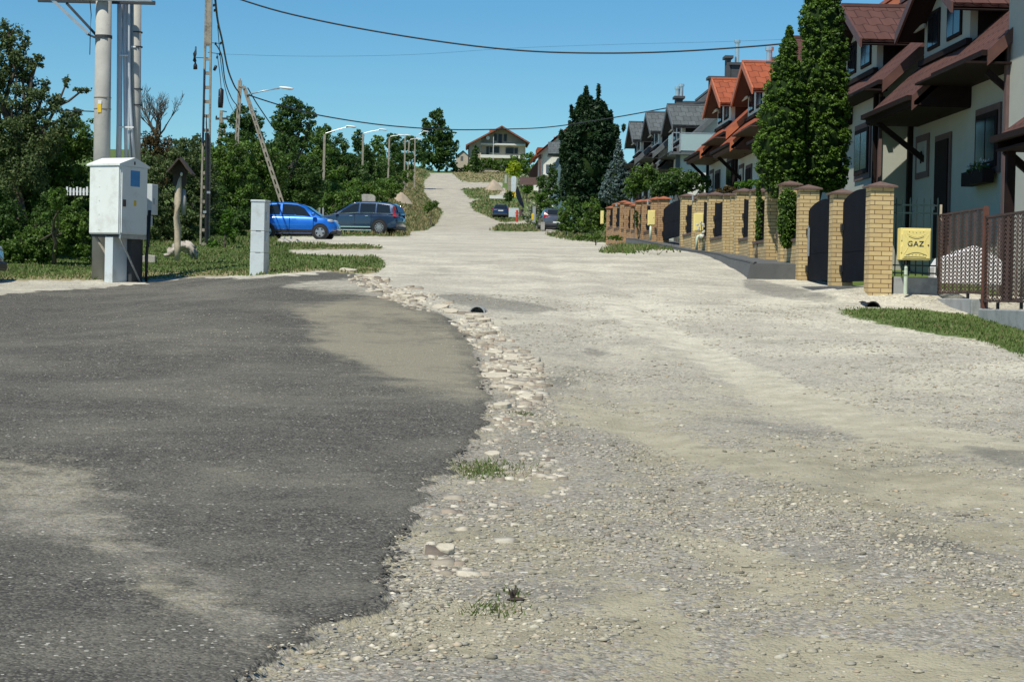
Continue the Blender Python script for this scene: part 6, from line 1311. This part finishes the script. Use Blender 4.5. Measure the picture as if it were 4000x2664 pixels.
build(MB().slab([(9.1, 23.5, 7.4), (9.1, 34.4, 7.4), (14, 34.4, 12), (14, 23.5, 12)], (-.95, 0, 1), .1), 'roof', M['tyB'], t, world=True)
# skylight and white snow-guard hooks on the nearest brown roof
def onroof(y, x, h=.03): return (x-h*.69, y, x*.95+h*.72)
mbx = MB(); a = [onroof(y, x, .10) for y, x in ((-6.9, 1.9), (-5.9, 1.9), (-5.9, 2.9), (-6.9, 2.9))]; build(MB().slab(a, (-.95, 0, 1), .10), 'skylight', M['galv'], tA)
a = [onroof(y, x, .13) for y, x in ((-6.8, 2.0), (-6.0, 2.0), (-6.0, 2.8), (-6.8, 2.8))]; build(MB().slab(a, (-.95, 0, 1), .02), 'skylight_pane', M['glass'], tA)
for k in range(6): build(MB().blob(onroof(-7.15+.22*k, 1.62, .05), (.05, .07, .05), k, 8, 5, .2), 'snow_hook', M['whitep'], tA)

# ================================================================= FAR RIGHT WHITE HOUSE, HILLTOP HOUSE
def P3(u, v, Y): return pt(u, v, Y)
Y = 176; gx = at(2135, 690, Y); t = thing('house', 'white house with orange tiled roof half hidden behind the tall dark tree', 'house', (gx[0], Y, gx[2]))
xl = at(2118, 600, Y)[0]; xr_ = xl+4.6; za = zpx(2118, 588, Y); zp = zpx(2190, 500, Y)
build(MB().prism([(xl, 2), (xr_, 2), (xr_, za), ((xl+xr_)/2, za+2.0), (xl, za)], 'y', Y, Y+9), 'wall', M['plasterW'], t, world=True)
xm = (xl+xr_)/2
build(MB().slab([(xl-.8, Y-.5, za-.55), (xl-.8, Y+9.3, za-.55), (xm, Y+9.3, za+2.2), (xm, Y-.5, za+2.2)], (-.75, 0, 1), .15), 'roof', M['tyO'], t, world=True)
build(MB().slab([(xr_+.8, Y-.5, za-.55), (xr_+.8, Y+9.3, za-.55), (xm, Y+9.3, za+2.2), (xm, Y-.5, za+2.2)], (.75, 0, 1), .15), 'roof', M['tyO'], t, world=True)
build(MB().slab([P3(2097, 602, Y-.5), P3(2178, 528, Y-.5), P3(2178, 540, Y-.5), P3(2097, 614, Y-.5)], (0, -1, 0), .1), 'verge_board', M['barge'], t, world=True)
build(MB().box(at(2098, 560, Y+6)[0], at(2142, 560, Y+6)[0], Y+5, Y+9, zpx(2120, 590, Y), zpx(2120, 560, Y)), 'side_wing_roof', M['txO'], t, world=True)
build(MB().box(at(2164, 530, Y+4)[0], at(2186, 530, Y+4)[0], Y+4, Y+4.7, zpx(2170, 570, Y), zpx(2170, 521, Y)), 'chimney', M['capR'], t, world=True)
build(MB().box(at(2105, 650, Y)[0], at(2114, 650, Y)[0], Y-.3, Y-.1, 6, zpx(2110, 605, Y)), 'corner_post', M['brownt'], t, world=True)
build(MB().slab([P3(2141, 600, Y-3), P3(2188, 600, Y-3), P3(2188, 555, Y-1), P3(2141, 555, Y-1)], (0, -.7, .7), .2), 'porch_roof', M['txG'], t, world=True)
build(MB().box(at(2141, 600, Y-2)[0], at(2188, 600, Y-2)[0], Y-2.9, Y-1, zpx(2160, 608, Y-3), zpx(2160, 600, Y-3)), 'porch_fascia', M['soffG'], t, world=True)
build(MB().box(at(2132, 660, Y-2)[0], at(2168, 660, Y-2)[0], Y-2.4, Y-2.3, zpx(2150, 680, Y-2), zpx(2150, 645, Y-2)), 'balcony_panel', M['pgrey'], t, world=True)
build(MB().box(at(2128, 660, Y-2)[0], at(2172, 660, Y-2)[0], Y-2.5, Y, zpx(2150, 690, Y-2), zpx(2150, 681, Y-2)), 'balcony_floor', M['plasterW'], t, world=True)
build(MB().bar(P3(2148, 690, Y-2.2), P3(2186, 622, Y-2.2), .25, .4), 'stair_stringer', M['pgrey'], t, world=True)
build(MB().slab([P3(2070, 668, Y+14), P3(2112, 610, Y+14), P3(2118, 618, Y+14), P3(2118, 700, Y+14), P3(2070, 690, Y+14)], (0, -1, 0), 3), 'shed_wing', M['brownp'], t, world=True)
o = build(MB().box(0, at(2125, 700, 182)[0]-at(2030, 700, 182)[0], 0, .15, 0, zpx(2080, 692, 182)-zpx(2080, 722, 182)), 'board_fence', M['brownt']); o.location = P3(2030, 722, 182); tag(o, 'brown board fence in front of the white house garden', 'fence')
t = thing('retaining_wall', 'white garden wall below the brown board fence', 'wall', P3(2110, 742, 178)); build(MB().box(at(2085, 735, 178)[0], at(2120, 735, 178)[0], 178, 178.4, zpx(2100, 745, 178), zpx(2100, 724, 178)), 'wall', M['plasterW'], t, world=True)
# hilltop house
Y = 416; g = onground(1942, Y); t = thing('hilltop_house', 'large beige gabled house with balconies standing on top of the hill', 'house', tuple(g))
def X(u): return at(u, 600, Y)[0]
def Zz(v, u=1942): return zpx(u, v, Y)
xl, xr_, xa = X(1831), X(2053), X(1958)
ztop, zl, zr_ = Zz(499), Zz(566, 1831), Zz(556, 2053)
build(MB().prism([(xl, g[2]-3), (xr_, g[2]-3), (xr_, zr_), (xa, ztop), (xl, zl)], 'y', Y+1.3, Y+11), 'wall', M['plasterG'], t, world=True)
build(MB().prism([(xl, g[2]-3), (X(1879), g[2]-3), (X(1879), Zz(541)), (xl, zl)], 'y', Y, Y+1.3), 'side_wing', M['plasterG'], t, world=True)
el, er = (X(1819), Zz(568, 1819)), (X(2068), Zz(559, 2068)); ap = (xa, Zz(493))
build(MB().slab([(el[0], Y-1.2, el[1]), (el[0], Y+11.5, el[1]), (ap[0], Y+11.5, ap[1]), (ap[0], Y-1.2, ap[1])], (-.5, 0, 1), .3), 'roof', M['roofH'], t, world=True)
build(MB().slab([(er[0], Y-1.2, er[1]), (er[0], Y+11.5, er[1]), (ap[0], Y+11.5, ap[1]), (ap[0], Y-1.2, ap[1])], (.6, 0, 1), .3), 'roof', M['roofH'], t, world=True)
build(MB().bar((el[0], Y-1.25, el[1]-.15), (ap[0], Y-1.25, ap[1]-.15), .12, .30), 'verge_board', M['roofH'], t, world=True); build(MB().bar((er[0], Y-1.25, er[1]-.15), (ap[0], Y-1.25, ap[1]-.15), .12, .30), 'verge_board', M['roofH'], t, world=True)
build(MB().box(X(1911), X(1927), Y+4, Y+4.8, Zz(530), Zz(500)), 'chimney', M['capR'], t, world=True)
build(MB().box(X(1877), X(2052), Y-.1, Y+1.35, Zz(567), Zz(561)), 'balcony', M['plasterW'], t, world=True)
build(MB().box(X(1877), X(2052), Y-.1, Y+1.35, Zz(618), Zz(606)), 'balcony', M['plasterW'], t, world=True)
for (u0, u1, v0, v1, nm) in ((1928,1941,522,549,'window'),(1945,1961,522,561,'door'),(1967,1980,522,552,'window'),(1899,1911,572,608,'door'),(1912,1924,572,597,'window'),(1928,1951,571,598,'window'),(1975,2008,574,600,'window'),(2009,2024,575,600,'window')):
    f = build(MB().box(X(u0), X(u1), Y+1.2, Y+1.3, Zz(v1), Zz(v0)), nm, M['bargeG'], t, world=True); 
    build(MB().box(X(u0)+.12, X(u1)-.12, Y+1.17, Y+1.2, Zz(v1)+.12, Zz(v0)-.12), 'pane', M['glass'], f, world=True)
p = P3(1906, 539, Y-.4); build(MB().blob(p, (.40, .08, .42), 2, 16, 8, 0), 'satellite_dish', M['whitep'], t, world=True, smooth=True)
build(MB().bar((p[0], p[1], p[2]), (p[0]+.1, Y+1.4, p[2]-.2), .08, .08), 'dish_arm', M['galv'], t, world=True)
build(MB().cone(P3(1830, 568, Y-.1), P3(1830, 640, Y-.1), .09, .09, 8), 'downpipe', M['dsteel'], t, world=True)
a = P3(1926, 640, 408); o = build(MB().cone((0, 0, 0), (0, 0, at(1926, 535, 408)[2]-a[2]), .06, .05, 8), 'flag_pole', M['whitep']); o.location = a; tag(o, 'thin white pole standing before the hilltop house', 'pole')
Y = 440; t = thing('small_house', 'small grey gabled house between the lone tree and the hilltop house', 'house', tuple(onground(1806, Y)))
build(MB().prism([(at(1782, 640, Y)[0], 24), (at(1829, 640, Y)[0], 24), (at(1829, 640, Y)[0], zpx(1829, 606, Y)), (at(1809, 640, Y)[0], zpx(1809, 592, Y)), (at(1782, 640, Y)[0], zpx(1782, 610, Y))], 'y', Y, Y+8), 'wall', M['plasterG'], t, world=True)
for (u0, v0) in ((1780, 611), (1832, 609)):
    a, b = P3(u0, v0, Y-.3), P3(1809, 588, Y-.3); build(MB().add([a, b, (b[0], Y+8.4, b[2]), (a[0], Y+8.4, a[2])], [(0,1,2,3)]), 'roof', M['txG'], t, world=True)
build(MB().box(at(1799, 620, Y)[0], at(1809, 620, Y)[0], Y-.06, Y+.02, zpx(1804, 628, Y), zpx(1804, 611, Y)), 'window', M['bargeG'], t, world=True)

# ================================================================= MID-DISTANCE SMALL THINGS
def simple(mb, name, mat, loc, lab, cat, **k):
    o = build(mb, name, M[mat], None, **k); o.location = tuple(loc); tag(o, lab, cat); return o
k = 115/F; p = onground(1440, 121)
simple(MB().prism([(-.38, 0), (.40, 0), (.42, .30), (.30, .42), (-.30, .46), (-.42, .40)], 'y', -.3, .3), 'concrete_block', 'rock', (at(1440, 790, 118)[0], 118, zpx(1440, 790, 118)), 'pale concrete block lying above the roof of the dark off-roader', 'block', bevel=.04)
def heap(u, v0, v1, ru, Y, lab, name='sand_heap'):
    b = onground(u, Y); rx = ru*Y/F; h = zpx(u, v0, Y)-b[2]; h = max(h, .4); n = 26; m_ = 8; V = []; Fs = []; rnd = random.Random(int(u))
    for j in range(m_+1):
        f = j/m_
        for i in range(n):
            a = 2*math.pi*i/n; r = rx*f*(1+.12*math.sin(3*a+1)+rnd.uniform(-.04, .04)); V.append((r*math.cos(a), r*.8*math.sin(a), h*(1-f**1.5)*(1+rnd.uniform(-.05, .05))-.05*f))
    for j in range(m_):
        for i in range(n): Fs.append((j*n+i, j*n+(i+1) % n, (j+1)*n+(i+1) % n, (j+1)*n+i))
    simple(MB().add(V, Fs), name, 'sandp', b, lab, 'heap', smooth=True)
heap(1928, 704, 732, 38, 302, 'grey-brown sand heap at the branch of the far road')
heap(1565, 752, 775, 44, 165, 'brown earth heap in the grass left of the rising road')
# boards, sign, hydrant, small walls
a = P3(1984, 742, 228); t = thing('board_fence', 'grey weathered board fence running down beside the far road', 'fence', a)
for i in range(12):
    u = 1984+i*3.3; build(MB().box(at(u, 740, 228+i*.1)[0], at(u+2.9, 740, 228)[0], 228, 228.08, zpx(u, 745+i, 228), zpx(u, 692+ (i % 3), 228)), 'board', M['oldconc'], t, world=True)
simple(MB().prism([(-.26, 0), (.26, 0), (.30, 1.5), (.2, 1.72), (-.2, 1.72), (-.28, 1.5)], 'y', 0, .06), 'white_board', 'cabinet2', P3(2006, 749, 221), 'tall narrow white board leaning on the grey fence', 'board', bevel=.02)
simple(MB().box(-.18, .18, 0, .2, 0, .5).prism([(-.22, .5), (.22, .5), (0, .62)], 'y', -.02, .22), 'yellow_box', 'yellowstk', P3(2008, 770, 219), 'small yellow gas box under the white board', 'gas box')
simple(MB().box(-.14, .14, 0, .15, 0, 1.1), 'garden_pillar', 'plaster', P3(1975, 716, 262), 'cream gate pillar right of the far sand heap', 'post')
a = P3(1912, 776, 213); simple(MB().box(0, at(1982, 770, 213)[0]-a[0], 0, .3, 0, .35), 'retaining_slab', 'plasterW', a, 'long pale slab along the far grass slope', 'slab')
t = thing('sheet_fence', 'dark blue sheet fence running down the slope from the white board', 'fence', P3(2020, 760, 215))
build(MB().slab([P3(2014, 745, 222), P3(2021, 728, 222), P3(2030, 755, 204), P3(2044, 800, 188), P3(2046, 814, 184), P3(2031, 800, 190), P3(2019, 775, 205)], (-1, -.3, 0), .06), 'sheet', M['gate'], t, world=True)
simple(MB().box(0, 1.0, 0, .12, 0, .93), 'white_wall_panel', 'cabinet2', P3(1987, 848, 200), 'pale grey wall panel to the right of the navy hatchback', 'wall')
simple(MB().box(0, .34, 0, .12, 0, .6).box(.05, .1, -.02, 0, 0, .6).box(.22, .27, -.02, 0, 0, .6), 'garden_gate', 'brownt', P3(2029, 842, 198), 'small brownish gate beside the pale grey wall panel', 'gate')
mb = MB().cone((0, 0, 0), (0, 0, .55), .11, .11, 12).cone((0, 0, .55), (0, 0, .6), .15, .15, 12).cone((0, 0, .6), (0, 0, .88), .09, .09, 12).blob((0, 0, .92), (.11, .11, .1), 1, 10, 6, 0).bar((-.18, 0, .74), (.18, 0, .74), .09, .09)
o = simple(mb, 'hydrant', 'redp', P3(2019, 869, 185), 'red fire hydrant right of the navy hatchback', 'hydrant'); o.scale = (1.05, 1.05, 1.15)
for u0, v0, v1, Y, nm, mt, lab, w_ in ((2081,860,834,150,'yellow_box','yellowstk','yellow gas box on the grey post left of the grey car',.09),(2086,870,808,151,'metal_post','greyconc','grey concrete post left of the grey parked car',.12),(2120,900,868,137,'wheelie_bin','rock','beige bin-shaped box beside the grey parked car',.14)):
    a = P3(u0, v1 if v1 > v0 else v0, Y); simple(MB().box(-w_, w_, 0, .2, 0, at(u0, v1, Y)[2]-a[2]), nm, mt, a, lab, 'box' if 'box' in nm or 'bin' in nm else 'post', bevel=.02)
# garden wall end, grey box under fence
simple(MB().box(0, .5, 0, .4, -.1, .5), 'garden_block', 'greyconc', P3(2140, 745, 170), 'grey garden block behind the tangled bushes', 'block')
print('verts', sum(len(o.data.vertices) for o in bpy.data.objects if o.type == 'MESH'))
